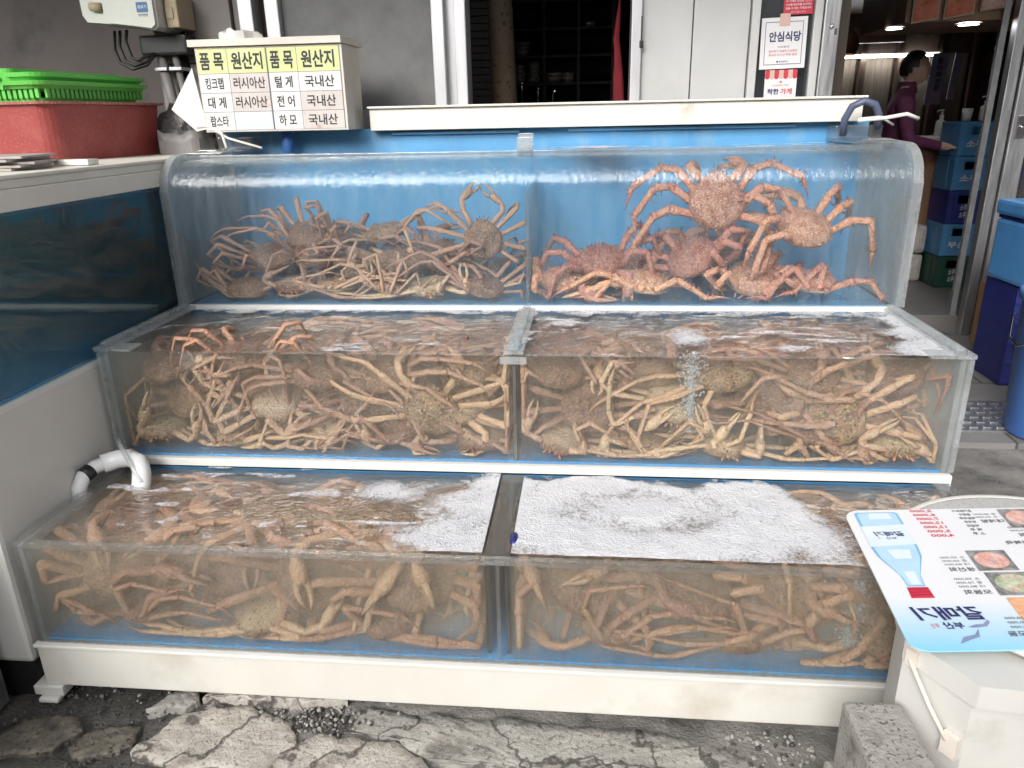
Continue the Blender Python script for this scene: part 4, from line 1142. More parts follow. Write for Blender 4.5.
# water
def water(mat, x0, x1, y0, y1, z0, z1, amp, seed):
    mb = MB()
    nx, ny = int((x1 - x0) / .012), int((y1 - y0) / .012)
    vs = []
    for j in range(ny + 1):
        for i in range(nx + 1):
            x, y = x0 + (x1 - x0) * i / nx, y0 + (y1 - y0) * j / ny
            e = min(i, nx - i, j, ny - j)
            h = amp * fbm(x * 9 + seed, y * 14, seed, 3) * min(1, e / 3)
            vs.append((x, y, z1 + h))
    W = nx + 1
    fs = [(j * W + i, j * W + i + 1, (j + 1) * W + i + 1, (j + 1) * W + i) for j in range(ny) for i in range(nx)]
    b0 = len(vs)
    ring = [i for i in range(W)] + [j * W + nx for j in range(1, ny + 1)] + [ny * W + i for i in range(nx - 1, -1, -1)] + [j * W for j in range(ny - 1, 0, -1)]
    for r in ring: vs.append((vs[r][0], vs[r][1], z0))
    m = len(ring)
    for k in range(m):
        fs.append((ring[k], b0 + k, b0 + (k + 1) % m, ring[(k + 1) % m]))
    fs.append(tuple(range(b0, b0 + m))[::-1])
    mb.add(vs, fs, 0, False)
    o = mb.build('water', mat, loc=((x0 + x1) / 2, y0, z0))
    for p in o.data.polygons[:nx * ny]: p.use_smooth = True
    return tag(o, kind='structure')


e = .0015
LWZ, MWZ, UWZ = Z1 - .006, Z3 - .004, Z5 - .008
water(MT['water_low'], X0 + T + e, XM - .032 - e, Y1 + T + e, Y2 - .016 - e, Z0 + .0095, LWZ, .005, 1.1)
water(MT['water_low'], XM + .022 + e, X1 - T - e, Y1 + T + e, Y2 - .016 - e, Z0 + .0095, LWZ, .005, 4.7)
water(MT['water_mid'], X0 + T + e, XM - .006 - e, Y2 + T + e, Y3 - .016 - e, Z2 + .0055, MWZ, .005, 2.3)
water(MT['water_mid'], XM + .006 + e, X1 - T - e, Y2 + T + e, Y3 - .016 - e, Z2 + .0055, MWZ, .005, 7.9)
def water_upper(x0, x1, seed):
    mb = MB()
    prof = [(y + e, z) for y, z in pb[:1]] + [(y + e, z) for y, z in pb[1:-2]]
    prof[0] = (prof[0][0], Z4 + .0025)
    ztop = prof[-1][1]
    n = len(prof)
    nx = 90
    ys = list(np.linspace(prof[-1][0], Y4 - .003, 26))
    vs, fs = [], []
    def row(fn):
        b = len(vs)
        for i in range(nx + 1): vs.append(fn(x0 + (x1 - x0) * i / nx, i))
        return b
    rows = [row(lambda x, i, p=p: (x, p[0], p[1])) for p in prof]
    for k, y in enumerate(ys[1:]):
        last = k == len(ys) - 2
        rows.append(row(lambda x, i, y=y: (x, y, ztop + (0 if i in (0, nx) else .004 * fbm(x * 9 + seed, y * 16, seed, 3) + .002))))
    rows.append(row(lambda x, i: (x, Y4 - .003, Z4 + .0025)))
    R = len(rows)
    for r in range(R):
        a, b = rows[r], rows[(r + 1) % R]
        for i in range(nx): fs.append((a + i, a + i + 1, b + i + 1, b + i))
    fs.append(tuple(r for r in rows)); fs.append(tuple(r + nx for r in rows)[::-1])
    mb.add(vs, fs, 0, False)
    o = mb.build('water', MT['water_up'], loc=((x0 + x1) / 2, Y3, Z4))
    bm = bmesh.new(); bm.from_mesh(o.data); bmesh.ops.recalc_face_normals(bm, faces=bm.faces[:]); bm.to_mesh(o.data); bm.free()
    return tag(o, kind='structure')
water_upper(X0 + .0135, XM - .004 - e, 3.0)
water_upper(XM + .006 + e, X1 - .0135, 6.0)

# --- froth lying on the water, some flecks painted in for ripple reflections
def froth(name, z, x0, x1, y0, y1, fn, lab=None):
    """sheet of froth; fn(x,y) gives its thickness 0..1, cells below 0.08 are left open"""
    st = .0065
    nx, ny = int((x1 - x0) / st), int((y1 - y0) / st)
    idx, vs, th = {}, [], []
    val = np.array([[fn(x0 + st * i, y0 + st * j) for i in range(nx + 1)] for j in range(ny + 1)])
    fs = []
    def vid(i, j):
        if (i, j) not in idx:
            x, y = x0 + st * i, y0 + st * j
            t = val[j][i]
            idx[(i, j)] = len(vs)
            vs.append((x, y, z + .0015 + .006 * min(1, max(0, t)) * (0.8 + .25 * fbm(x * 30, y * 30, z, 3))))
            th.append(min(1, max(0, t)))
        return idx[(i, j)]
    for j in range(ny):
        for i in range(nx):
            if max(val[j][i], val[j][i + 1], val[j + 1][i], val[j + 1][i + 1]) > .05:
                fs.append((vid(i, j), vid(i + 1, j), vid(i + 1, j + 1), vid(i, j + 1)))
    mb = MB(); mb.add(vs, fs, 0, True)
    o = mb.build(name, MT['foam'], loc=((x0 + x1) / 2, (y0 + y1) / 2, z))
    at = o.data.attributes.new('thick', 'FLOAT', 'POINT')
    at.data.foreach_set('value', th)
    return tag(o, kind='stuff')


def sst(a, b, x):
    t = max(0, min(1, (x - a) / (b - a)))
    return t * t * (3 - 2 * t)
# lower right: one broad white raft, open at the far right back
def f_lr(x, y):
    n_ = .10 * fbm(x * 6, y * 6, 2.2)
    raft = sst(1.98, 1.74, x + .25 * (y - 1.55) + 1.6 * n_) * sst(1.795, 1.735, y + .8 * n_)
    flecks = .62 * sst(.0, .35, fbm(x * 9, y * 12, 5.0)) * sst(2.19, 2.10, x)
    ring = .20 * math.cos(((x - 1.43) ** 2 / .07 + (y - 1.60) ** 2 / .016) ** .5 * 5 + 3 * n_)
    return max(raft * (1.0 + ring), flecks * .8)
froth('foam', LWZ + .002, XM + .026, X1 - .016, Y1 + .03, Y2 - .018, f_lr)
# lower left: froth along the right end and in a churned ring
def f_ll(x, y):
    n_ = .08 * fbm(x * 7, y * 7, 8.0)
    right = sst(.80, 1.02, x + 1.5 * n_ - .35 * (y - 1.58)) * .92
    r = ((x - .80) ** 2 / .020 + (y - 1.66) ** 2 / .0065) ** .5
    boil = .95 * sst(1.35, .1, r + 2.5 * n_)
    arc = .75 * sst(.25, .0, abs(r - 1.9 + 2 * n_)) * sst(.70, .80, x) * sst(1.70, 1.56, y)
    flecks = .75 * sst(.0, .34, fbm(x * 8, y * 24, 3.0)) * sst(-.05, .25, fbm(x * 3, y * 6, 60.0) + .1)  # streaky flecks stand in for reflections on the rippled water
    return max(right, boil, arc, flecks)
froth('foam', LWZ + .002, X0 + .05, XM - .036, Y1 + .03, Y2 - .018, f_ll)
def f_mr(x, y):
    n_ = .05 * fbm(x * 12, y * 12, 4.0)
    edge = max(sst(2.02, 2.14, x + n_ - .15 * (y - 2.05)), sst(2.17, 2.235, y + n_) * .8, sst(1.155, 1.12, x + n_), sst(1.84, 1.815, y + .5 * n_) * sst(1.9, 2.0, x))
    r = ((x - 1.555) ** 2 / .004 + (y - 1.97) ** 2 / .012) ** .5
    return max(edge * .9, 1.0 * sst(1.6, .1, r + 4 * n_), .72 * sst(.0, .35, fbm(x * 7, y * 30, 12.0)) * sst(-.1, .25, fbm(x * 2.5, y * 5, 40.0) + (y - 2.1) * .9))  # streaked flecks imitate ripple reflections in froth colour; edges and boil are froth
froth('foam', MWZ + .003, XM + .012, X1 - .016, Y2 + .018, Y3 - .020, f_mr)
def f_ml(x, y):
    n_ = .05 * fbm(x * 12, y * 12, 14.0)
    a = sst(2.19, 2.25, y + n_) * .75
    b = .6 * sst(.04, .0, abs((y - 2.09) - .55 * (x - .16) + n_)) * sst(.5, .2, x)
    return max(a, b, .72 * sst(.0, .35, fbm(x * 7, y * 30, 22.0)) * sst(-.1, .25, fbm(x * 2.5, y * 5, 50.0) + (y - 2.1) * .9))  # last term paints ripple reflections as flecks beside the froth bands
froth('foam', MWZ + .003, X0 + .016, XM - .012, Y2 + .018, Y3 - .020, f_ml)
def f_u(x, y):
    n_ = .06 * fbm(x * 8, y * 20, 31.0)
    return max(.95 * sst(.26, .0, abs(x - 1.32) + abs(n_)) * sst(2.45, 2.6, y), .65 * sst(.0, .4, fbm(x * 7, y * 20, 9.0)) * sst(.9, 1.2, x))
froth('foam', UWZ + .001, XM - .05, X1 - .13, Y3 + .14, Y4 - .01, f_u)

# plumes of rising air bubbles
def plume(x, y, z0, z1, r, lab):
    mb = MB(); rr = random.Random(int(x * 1000)); mb2 = []
    for k in range(900):
        t = rr.random()
        a, q = rr.random() * 2 * PI, abs(rr.gauss(0, .5)) * r * (.55 + .6 * t)
        pebble_to(mb, x + q * math.cos(a), y + .6 * q * math.sin(a), z0 + (z1 - z0) * t, rr.uniform(.0012, .0034), rr)
    return tag(mb.build('bubbles', MT['bubbles'], loc=(x, y, z0)), lab, 'bubbles', kind='stuff')
def pebble_to(mb, x, y, z, r, rr):
    mb.add([(v.x * r + x, v.y * r + y, v.z * r * 1.2 + z) for v in ico[0]], ico[1], 0, True)
plume(1.56, 1.85, .56, MWZ, .040, 'column of rising white bubbles in the middle tank right of centre')
plume(1.87, 1.42, .24, LWZ - .02, .05, 'faint column of bubbles near the right end of the lowest tank')

# ------------------------------------------------------------------ big dark tank on the left
SX = -0.03
st = empty('side_tank', (-0.5, 1.9, GROUND), 'large white framed tank of dark water along the left side', 'tank')
Ya, Yb = 1.375, 3.0
mb = MB()
mb.box((-1.02, Ya - .02, 1.172), (SX - .012, Yb, 1.236), 0, .004)
mb.box((-1.02, Ya - .03, 1.2365), (SX + .002, Yb, 1.246), 0, .003)
mb.box((SX - .0115, Ya - .02, 1.166), (SX + .004, Yb, 1.215), 0, .003); mb.box((SX - .0115, Ya - .02, 1.2155), (SX - .004, Yb, 1.236), 0, .002)
sub(mb, 'rim', MT['cream_ledge'], st)
sub(MB().box((SX - .016, Ya, .76), (SX - .004, Yb, 1.1655)), 'front_panel', MT['dark_tank_glass'], st)
sub(MB().box((-1.6, Ya, .76), (SX - .018, Ya + .012, 1.1655)), 'side_panel', MT['dark_tank_glass'], st)
sub(MB().box((-1.6, Yb - .02, .76), (SX - .018, Yb, 1.1655)).box((-1.6, Ya + .014, .76), (-1.58, Yb - .02, 1.1655)), 'back_panel', MT['tank_deep_blue'], st)
sub(MB().box((-1.58, Ya + .014, .748), (SX - .018, Yb - .02, .758)), 'tank_floor', MT['tank_blue'], st)
sub(MB().box((-1.6, Ya - .006, .125), (SX, Yb, .747), 0, .012), 'lower_panel', MT['white_trim'], st)
sub(MB().box((-1.6, Ya + .006, GROUND - .02), (SX - .008, Yb, .1245)), 'plinth', MT['black'], st)
# still water inside
mb = MB().box((-1.578, Ya + .016, .760), (SX - .019, Yb - .022, 1.155))
tag(mb.build('water', MT['water_dark'], loc=(-.8, 2, .76)), kind='structure')
mb = MB(); mb.box((-.85, 2.3, .7585), (-.12, 2.75, .79), 0, .01)
tag(mb.build('stone_tile', MT['pipe_grey'], loc=(-.5, 2.5, .7585)), 'flat grey block on the floor of the dark side tank', 'block')
# steel sheet corner of the neighbouring unit, bottom left
t = empty('steel_cabinet', (-.2, 1.2, GROUND), 'grey steel cabinet edge at the bottom left corner', 'cabinet')
sub(MB().box((-1.2, .62, GROUND), (-.098, 1.345, .52), 0, .004), 'body', MT['steel'], t)
sub(MB().box((-1.22, .60, .521), (-.094, 1.349, .545), 0, .004), 'cabinet_top', MT['white_plastic'], t)

# ------------------------------------------------------------------ crabs
def np_tube(pts, ra, rb, upv, n=8):
    """flattened tube along joints; ra = half width, rb = half thickness per point"""
    pts = np.array(pts, float)
    m = len(pts)
    vs = []
    d = np.diff(pts, axis=0)
    d /= np.linalg.norm(d, axis=1)[:, None] + 1e-9
    tang = np.vstack([d[:1], (d[:-1] + d[1:]), d[-1:]])
    tang /= np.linalg.norm(tang, axis=1)[:, None] + 1e-9
    ref = np.array(upv, float)
    for i in range(m):
        t = tang[i]
        r = ref - t * ref.dot(t)
        if np.linalg.norm(r) < 1e-3: r = np.cross(t, [1, 0.3, 0.2])
        r /= np.linalg.norm(r)
        ref = r
        b = np.cross(t, r)
        for k in range(n):
            a = 2 * PI * k / n
            vs.append(pts[i] + b * (ra[i] * math.cos(a)) + r * (rb[i] * math.sin(a)))
    fs = [(i * n + k, i * n + (k + 1) % n, (i + 1) * n + (k + 1) % n, (i + 1) * n + k) for i in range(m - 1) for k in range(n)]
    fs += [tuple(range(n))[::-1], tuple(range((m - 1) * n, m * n))]
    return vs, fs


def make_crab(kind, loc, R, box, pose, seed, s=1.0):
    """one crab as one continuous mesh. R turns its frame (x across, y ahead, z up through the shell) into the tank's;
    every joint is kept inside box = (x0,x1,y0,y1,z0,z1), as the walls of the tank keep the real ones"""
    rg = random.Random(seed)
    king = kind == 'king'
    R = np.array(R)
    loc = np.array(loc, float)
    V, F, limb, belly, tip = [], [], [], [], []
    bx = np.array(box).reshape(3, 2)

    def W(p): return loc + R @ (np.array(p, float) * s)

    def clampw(p, r=.009):
        return np.minimum(np.maximum(p, bx[:, 0] + r * s), bx[:, 1] - r * s)

    def put(vs, fs, li, be, ti):
        o = len(V)
        V.extend(vs); F.extend(tuple(i + o for i in f) for f in fs)
        limb.extend(li); belly.extend(be); tip.extend(ti)

    # --- shell
    A, B, ht, hb = (.078, .078, .040, .026) if king else (.067, .062, .023, .019)
    nr, na = 9, 28
    vs, be = [], []
    ph = rg.random() * 9
    for side in (1, -1):
        for i in range(nr + 1):
            q = i / nr * PI / 2
            rr = math.sin(q)
            for k in range(na):
                a = 2 * PI * k / na
                ca, sa = math.cos(a), math.sin(a)
                w = A * (1 - .20 * max(0, sa) ** 2 - .03 * math.cos(2 * a)) if not king else A * (1 - .12 * max(0, sa) ** 2)
                l = B * (1 + (.16 if king else .10) * max(0, sa) ** 8)
                x, y = w * ca * rr, l * sa * rr
                h = ht if side > 0 else -hb
                z = h * max(0, math.cos(q)) ** (.75 if king else .55)
                if side > 0:
                    lobes = .0035 * math.cos(x / A * 5) * math.cos(y / B * 3.5)
                    z += (lobes + .004 * mnoise.noise(Vector((x * 55 + ph, y * 55, 0)))) * math.cos(q)
                    if king: z += .006 * mnoise.noise(Vector((x * 70 + ph, y * 70, 3)))
                else:
                    z += .0035 * math.cos(y / B * 16) * math.cos(q) * (1 if abs(x) < A * .45 else .3)
                vs.append(W((x, y, z)))
                be.append(0.0 if side > 0 else min(1, 1.2 * math.cos(q)))
    fs = []
    for h in (0, 1):
        o = h * (nr + 1) * na
        for i in range(nr):
            for k in range(na):
                f = (o + i * na + k, o + i * na + (k + 1) % na, o + (i + 1) * na + (k + 1) % na, o + (i + 1) * na + k)
                fs.append(f if h else f[::-1])
    vs = [clampw(v, .001) for v in vs]
    put(vs, fs, [0.0] * len(vs), be, [0.0] * len(vs))

    def spine(p, d, ln, r=.0032):
        """small cone along direction d (world)"""
        d = d / (np.linalg.norm(d) + 1e-9)
        u = np.cross(d, [.3, .7, .2]); u /= np.linalg.norm(u); v = np.cross(d, u)
        ring = [p + (u * math.cos(a) + v * math.sin(a)) * r * s for a in (0, 2.1, 4.2)]
        put(ring + [p + d * ln * s], [(0, 1, 3), (1, 2, 3), (2, 0, 3)], [.5] * 4, [0] * 4, [.3, .3, .3, .9])

    if king:
        for i in range(46):
            a, r_ = rg.random() * 2 * PI, math.sqrt(rg.random())
            x, y = A * .93 * r_ * math.cos(a), B * .95 * r_ * math.sin(a)
            z = ht * max(0, 1 - r_ ** 2) ** .4
            spine(W((x, y, z - .003)), R @ np.array([x * 5, y * 5, .45]), .014 + .006 * rg.random(), .0045)
        for k in range(20):
            a = 2 * PI * k / 20
            spine(W((A * .95 * math.cos(a), B * .98 * math.sin(a), .004)), R @ np.array([math.cos(a), math.sin(a), .25]), .017, .0045)
        for dx in (-.008, 0, .008): spine(W((dx, B * 1.1, .008)), R @ np.array([dx * 20, 1, .3]), .024, .005)
    else:
        for k in range(16):
            a = -.5 + (PI + 1.0) * k / 15
            spine(W((A * .97 * math.cos(a) * (1 - .18 * max(0, math.sin(a)) ** 2), B * 1.02 * math.sin(a), .003)), R @ np.array([math.cos(a), math.sin(a), .2]), .005, .0028)
        for dx in (-.007, .007): spine(W((dx, B * 1.1, .004)), R @ np.array([0, 1, .2]), .012, .004)
    # eyes on stalks beside the beak
    for sx in (-1, 1):
        p0, p1 = W((sx * .014, B * 1.02, .006)), W((sx * .02, B * 1.12, .012))
        vs, fs = np_tube([p0, p1, p1 + (p1 - p0) * .25], [.0025 * s, .0035 * s, .001 * s], [.0025 * s, .0035 * s, .001 * s], R[:, 2], 6)
        put(vs, fs, [1] * len(vs), [0] * len(vs), [1] * len(vs))

    # --- limbs
    def limb_chain(base, yaw_, elevs, lens, rads, flat, curl=0.0, spiny=False, tipfrom=2, spread=0.0):
        """base in crab frame; yaw 0 = straight out along +x*side; elevs absolute per segment"""
        side = 1 if base[0] > 0 else -1
        joints = [W(base)]
        y_ = yaw_
        for e_, L in zip(elevs, lens):
            dirv = np.array([side * math.cos(y_) * math.cos(e_), math.sin(y_) * math.cos(e_), math.sin(e_)])
            nxt = joints[-1] + R @ dirv * L * s
            c = clampw(nxt)
            dv = c - joints[-1]
            ln = np.linalg.norm(dv)
            if ln > 1e-4:                      # keep the segment's length by sliding along the wall
                c = clampw(joints[-1] + dv / ln * L * s)
            joints.append(c)
            y_ += curl
        P, ra = [], []
        m = len(joints) - 1
        for i in range(m):
            a, b = joints[i], joints[i + 1]
            r0_, r1_ = rads[i], rads[i + 1]
            last = i == m - 1
            steps = ((-.03, .70), (.07, .98), (.5, .92), (.90, 1.16), (1.02, .80)) if not last else ((-.04, .75), (.08, .98), (.4, .82), (.75, .5), (1, .10))
            Q, qa = [], []
            for t, g in steps:
                p = a + (b - a) * t
                if last: p = p + R[:, 2] * .006 * s * math.sin(max(t, 0) * PI)
                Q.append(p); qa.append((r0_ + (r1_ - r0_) * max(t, 0)) * g * s)
            vs, fs = np_tube(Q, qa, [q * flat for q in qa], R[:, 2], 8)
            tv = (0, 0, 0, .15, .5) if not last else (.35, .3, .45, .8, 1.0)
            if i < tipfrom - 1: tv = (0, 0, 0, 0, .3)
            put(vs, fs, [1.0] * len(vs), [.55 if (k % 8) > 4 else 0.0 for k in range(len(vs))], [tv[k // 8] for k in range(len(vs))])
            P += Q[1:4]; ra += qa[1:4]
        if spiny:
            for i in range(1, len(P) - 2):
                for q in range(3):
                    d = np.array([rg.gauss(0, 1), rg.gauss(0, 1), rg.gauss(.3, 1)])
                    t = P[i + 1] - P[i]; t = t / (np.linalg.norm(t) + 1e-9)
                    d = d - t * d.dot(t); d /= np.linalg.norm(d) + 1e-9
                    p = P[i] + (P[i + 1] - P[i]) * rg.random()
                    spine(p + d * ra[i] * .8, d,   .011 + .005 * rg.random(), .0034)
        return joints

    def claw(base, yaw_, elevs, lens, rads, palm):
        """arm of two segments, swollen palm and two pale fingers"""
        side = 1 if base[0] > 0 else -1
        joints = [W(base)]
        for (y_, e_), L in zip(zip(yaw_, elevs), lens):
            dirv = np.array([side * math.cos(y_) * math.cos(e_), math.sin(y_) * math.cos(e_), math.sin(e_)])
            joints.append(clampw(joints[-1] + R @ dirv * L * s, .014))
        a, b = joints[-2], joints[-1]
        P = [joints[0], joints[0] + (joints[1] - joints[0]) * .5, joints[1], joints[1] + (joints[2] - joints[1]) * .5, a]
        rr = [rads[0], rads[0] * 1.15, rads[0] * .9, rads[1] * 1.15, rads[1] * .9]
        for t, g in ((.15, .8), (.45, 1.15), (.8, 1.05), (1.0, .8)):
            P.append(a + (b - a) * t); rr.append(palm * g)
        vs, fs = np_tube(P, [r * s for r in rr], [r * s * .8 for r in rr], R[:, 2], 8)
        put(vs, fs, [1.0] * len(vs), [.5 if (i % 8) > 4 else .1 for i in range(len(vs))], [0.0] * len(vs))
        dv = (b - a) / (np.linalg.norm(b - a) + 1e-9)
        side_v = np.cross(dv, R[:, 2]); side_v /= np.linalg.norm(side_v) + 1e-9
        fl = palm * 3.0
        op = rg.uniform(.2, .5)
        for q in (-1, 1):
            b0 = b + side_v * q * palm * .5 * s
            p = [b0 - dv * palm * .6 * s, b0 + (dv * .5 + side_v * q * op * .55) * fl * s * .6, b0 + (dv * 1.0 + side_v * q * op * .35) * fl * s * .8, b0 + (dv * 1.2 - side_v * q * .05) * fl * s]
            p = [clampw(k, .004) for k in p]
            r_ = [palm * .5 * s, palm * .42 * s, palm * .28 * s, .0012]
            vs, fs = np_tube(p, r_, r_, R[:, 2], 6)
            put(vs, fs, [1.0] * len(vs), [.35 + .18 * (i // 6) for i in range(len(vs))], [.15] * len(vs))

    J = lambda a: rg.uniform(-a, a)
    D = math.radians
    if king:
        yaws = (38, 4, -32) if pose != 'cling' else (58, 24, -6)
        bases = [(.9, .45), (.98, .02), (.86, -.42)]
        lens = (.075, .05, .095, .07)
        rads = (.0125, .0125, .0105, .0088, .0035)
        for sd in (-1, 1):
            for (bxx, byy), yw in zip(bases, yaws):
                if pose == 'arch': el = [D(48 + J(14)), D(5 + J(15)), D(-58 + J(16)), D(-78 + J(12))]
                elif pose == 'hang': el = [D(28 + J(20)), D(-35 + J(20)), D(-72 + J(12)), D(-95 + J(15))]
                elif pose == 'fold': el = [D(42 + J(15)), D(-28 + J(15)), D(-125 + J(15)), D(-160 + J(15))]
                elif pose == 'cling': el = [D(12 + J(10)), D(2 + J(10)), D(-14 + J(12)), D(-24 + J(12))]
                else: el = [D(18 + J(16)), D(-5 + J(14)), D(-24 + J(18)), D(-42 + J(20))]
                limb_chain((sd * A * bxx * .85, B * byy, -.004), D(yw + J(14)), el, lens, rads, .85, curl=D(J(14)) if pose != 'cling' else D(-40 + J(8)), spiny=True, tipfrom=1)
            big = 1.25 if sd > 0 else .95
            e0 = 10 if pose != 'fold' else -25
            claw((sd * A * .55, B * .85, -.004), (D(48 + J(18)), D(95 + J(18)), D(120 + J(20))), (D(e0 + J(20)), D(-18 + J(25)), D(-48 + J(25))), (.055, .04, .055), (.013, .014), .0175 * big)
    else:
        yaws = (36, 12, -14, -42)
        bases = [(.80, .50), (.92, .18), (.94, -.16), (.82, -.48)]
        lens = (.100, .040, .075, .056)
        lens = tuple(l * rg.uniform(.9, 1.1) for l in lens)
        rads = (.0084, .0080, .0064, .0054, .0030)
        for sd in (-1, 1):
            if rg.random() < .04: continue
            off = J(14)
            for i, ((bxx, byy), yw) in enumerate(zip(bases, yaws)):
                k = .78 if i == 3 else 1.0
                if pose == 'arch': el = [D(50 + J(14)), D(-5 + J(15)), D(-62 + J(14)), D(-82 + J(12))]
                elif pose == 'fold': el = [D(38 + J(18)), D(-30 + J(20)), D(-135 + J(18)), D(-165 + J(18))]
                elif pose == 'hang': el = [D(10 + J(20)), D(-48 + J(20)), D(-80 + J(14)), D(-100 + J(15))]
                elif pose == 'under': el = [D(-28 + J(14)), D(-62 + J(16)), D(-85 + J(14)), D(-100 + J(15))]
                elif pose == 'trail': el = [D(8 + J(10)), D(2 + J(10)), D(-8 + J(12)), D(-20 + J(18))]
                else: el = [D(24 + J(14)), D(2 + J(14)), D(-28 + J(16)), D(-48 + J(16))]
                cu = D(J(10)) if pose != 'trail' else D(-14 + J(10))
                limb_chain((sd * A * bxx * .85, B * byy, -.004), D(yw + off + J(8) - (20 if pose == 'trail' else 0)), el, tuple(l * k for l in lens), tuple(r * (.85 if i == 3 else 1) for r in rads), .62, curl=cu, tipfrom=2)
            claw((sd * A * .5, B * .82, -.004), (D(52 + J(20)), D(85 + J(22)), D(125 + J(25))), (D(-5 + J(22)), D(-15 + J(28)), D(-42 + J(30))), (.058, .034, .048), (.0085, .009), .0125)
    Vn = np.array(V)
    return Vn, F, limb, belly, tip


ORD = ['leftmost', 'second from left', 'third from left', 'fourth from left', 'fifth from left', 'sixth from left', 'seventh from left', 'eighth from left', 'ninth from left']


def add_crab(kind, loc, rot, box, pose, seed, label, group, s=1.0):
    R = (Matrix.Rotation(rot[2], 3, 'Z') @ Matrix.Rotation(rot[0], 3, 'X') @ Matrix.Rotation(rot[1], 3, 'Y'))
    V, F, li, be, ti = make_crab(kind, loc, R, box, pose, seed, s)
    name = 'king_crab' if kind == 'king' else 'snow_crab'
    me = bpy.data.meshes.new(name)
    Rn = np.array(R)
    loc_v = (V - np.array(loc)) @ Rn            # into the crab's own frame
    me.from_pydata([tuple(v) for v in loc_v], [], F)
    me.polygons.foreach_set('use_smooth', [True] * len(me.polygons))
    for nm, vals in (('limb', li), ('belly', be), ('tip', ti)):
        at = me.attributes.new(nm, 'FLOAT', 'POINT')
        at.data.foreach_set('value', [float(v) for v in vals])
    me.materials.append(MT['king' if kind == 'king' else 'snow'])
    me.update()
    o = bpy.data.objects.new(name, me)
    o.matrix_world = Matrix.Translation(loc) @ R.to_4x4()
    COL.objects.link(o)
    return tag(o, label, 'crab', group)


D = math.radians
UP, DOWN = 0.0, PI
# compartments: inner walls
def comp(x0, x1, y0, y1, z0, z1): return (x0, x1, y0, y1, z0, z1)
C_UL = comp(X0 + .016, XM - .008, Y3 + .017, Y4 - .012, Z4 + .008, 1.21)
C_UR = comp(XM + .010, X1 - .016, Y3 + .017, Y4 - .012, Z4 + .008, 1.21)
C_ML = comp(X0 + .018, XM - .012, Y2 + .016, Y3 - .024, Z2 + .010, Z3 - .008)
C_MR = comp(XM + .012, X1 - .018, Y2 + .016, Y3 - .024, Z2 + .010, Z3 - .010)
C_LL = comp(X0 + .018, XM - .038, Y1 + .018, Y2 - .024, Z0 + .014, Z1 - .010)
C_LR = comp(XM + .028, X1 - .018, Y1 + .018, Y2 - .024, Z0 + .014, Z1 - .010)
SEED = [100]


def row(kind, C, where, group, y, z, xs, poses, pitches, look, s=1.0, jx=.02, jr=.5, face=None):
    n = len(xs)
    for i, x in enumerate(xs):
        SEED[0] += 1
        rg = random.Random(SEED[0] * 77)
        lo = .075 if kind == 'king' else .062
        px = min(max(x + rg.uniform(-jx, jx), C[0] + lo * .85), C[1] - lo * .85)
        p = pitches[i % len(pitches)]
        yawr = (face[i % len(face)] if face else rg.choice((0, PI))) + rg.uniform(-jr, jr)
        zz = z + rg.uniform(-.012, .012)
        lab = f"{look[i % len(look)]}, {ORD[i]} {where}"
        add_crab(kind, (px, y + rg.uniform(-.012, .012), zz), (p + rg.uniform(-.22, .22), rg.uniform(-.3, .3), yawr), C, poses[i % len(poses)], SEED[0], lab, group, s * rg.uniform(.92, 1.06))


SN = ['tan snow crab', 'brown snow crab', 'pale snow crab']
def lin(a, b, n): return [a + (b - a) * i / (n - 1) for i in range(n)] if n > 1 else [a]

# upper tank, left half: a heap of snow crabs, legs trailing to the right
G = 'snow crabs heaped in the upper tank'
row('snow', C_UL, 'at the heap foot along the glass, upper tank', G, 2.36, .835, [.17, .33, .48, .64, .79, .95], ['fold', 'splay', 'trail', 'fold', 'trail', 'splay'], [.15, PI + .1, .2, .25, PI, .3], SN, face=[0, 0, PI / 2, PI / 2, .4], s=1.1)
row('snow', C_UL, 'at the back of the heap, upper tank', G, 2.57, .86, [.24, .42, .62, .80, .96], ['splay', 'fold', 'splay', 'fold', 'arch'], [.1, .3, .1, .3], SN)
row('snow', C_UL, 'halfway up the heap, upper tank', G, 2.42, .915, [.26, .40, .55, .70, .82], ['fold', 'splay', 'fold', 'trail', 'fold'], [.5, .2, PI + .3, .1, .6], SN, face=[.3, 0, PI / 2], s=1.12)
row('snow', C_UL, 'on top of the heap, upper tank', G, 2.48, .985, [.36, .50, .63], ['fold', 'fold', 'splay'], [.4, .5, .3], SN, face=[-.3, .3], s=1.12)
add_crab('snow', (.955, 2.42, .975), (D(75), .1, .3), C_UL, 'hang', 501, 'upright snow crab clinging beside the divider, one claw raised, upper tank', G)

# upper tank, right half: king crabs
G = 'king crabs in the upper tank'
add_crab('king', (1.685, 2.42, 1.085), (D(66), .05, -.05), C_UR, 'cling', 601, 'large red king crab up high with its spiny back turned to the glass', G, 1.10)
add_crab('king', (1.95, 2.41, 1.005), (D(28), -.12, .45), C_UR, 'arch', 602, 'king crab standing on stretched legs at the right end of the upper tank', G, 1.08)
add_crab('king', (1.335, 2.42, .905), (D(-20), .1, PI + .1), C_UR, 'arch', 603, 'king crab facing the glass with legs arched, left part of its tank', G, 1.01)
add_crab('king', (1.62, 2.40, .915), (D(35), -.2, -.5), C_UR, 'fold', 604, 'pale king crab below the high one, legs crossed before the glass', G, 1.04)
add_crab('king', (1.47, 2.36, .845), (D(8), .0, 1.5), C_UR, 'splay', 605, 'king crab lying flat on the floor with striped legs stretched sideways', G, 0.99)
add_crab('king', (1.215, 2.40, .845), (D(10), 0, .2), C_UR, 'fold', 606, 'brown king crab curled up in the corner next to the divider', G, 0.97)
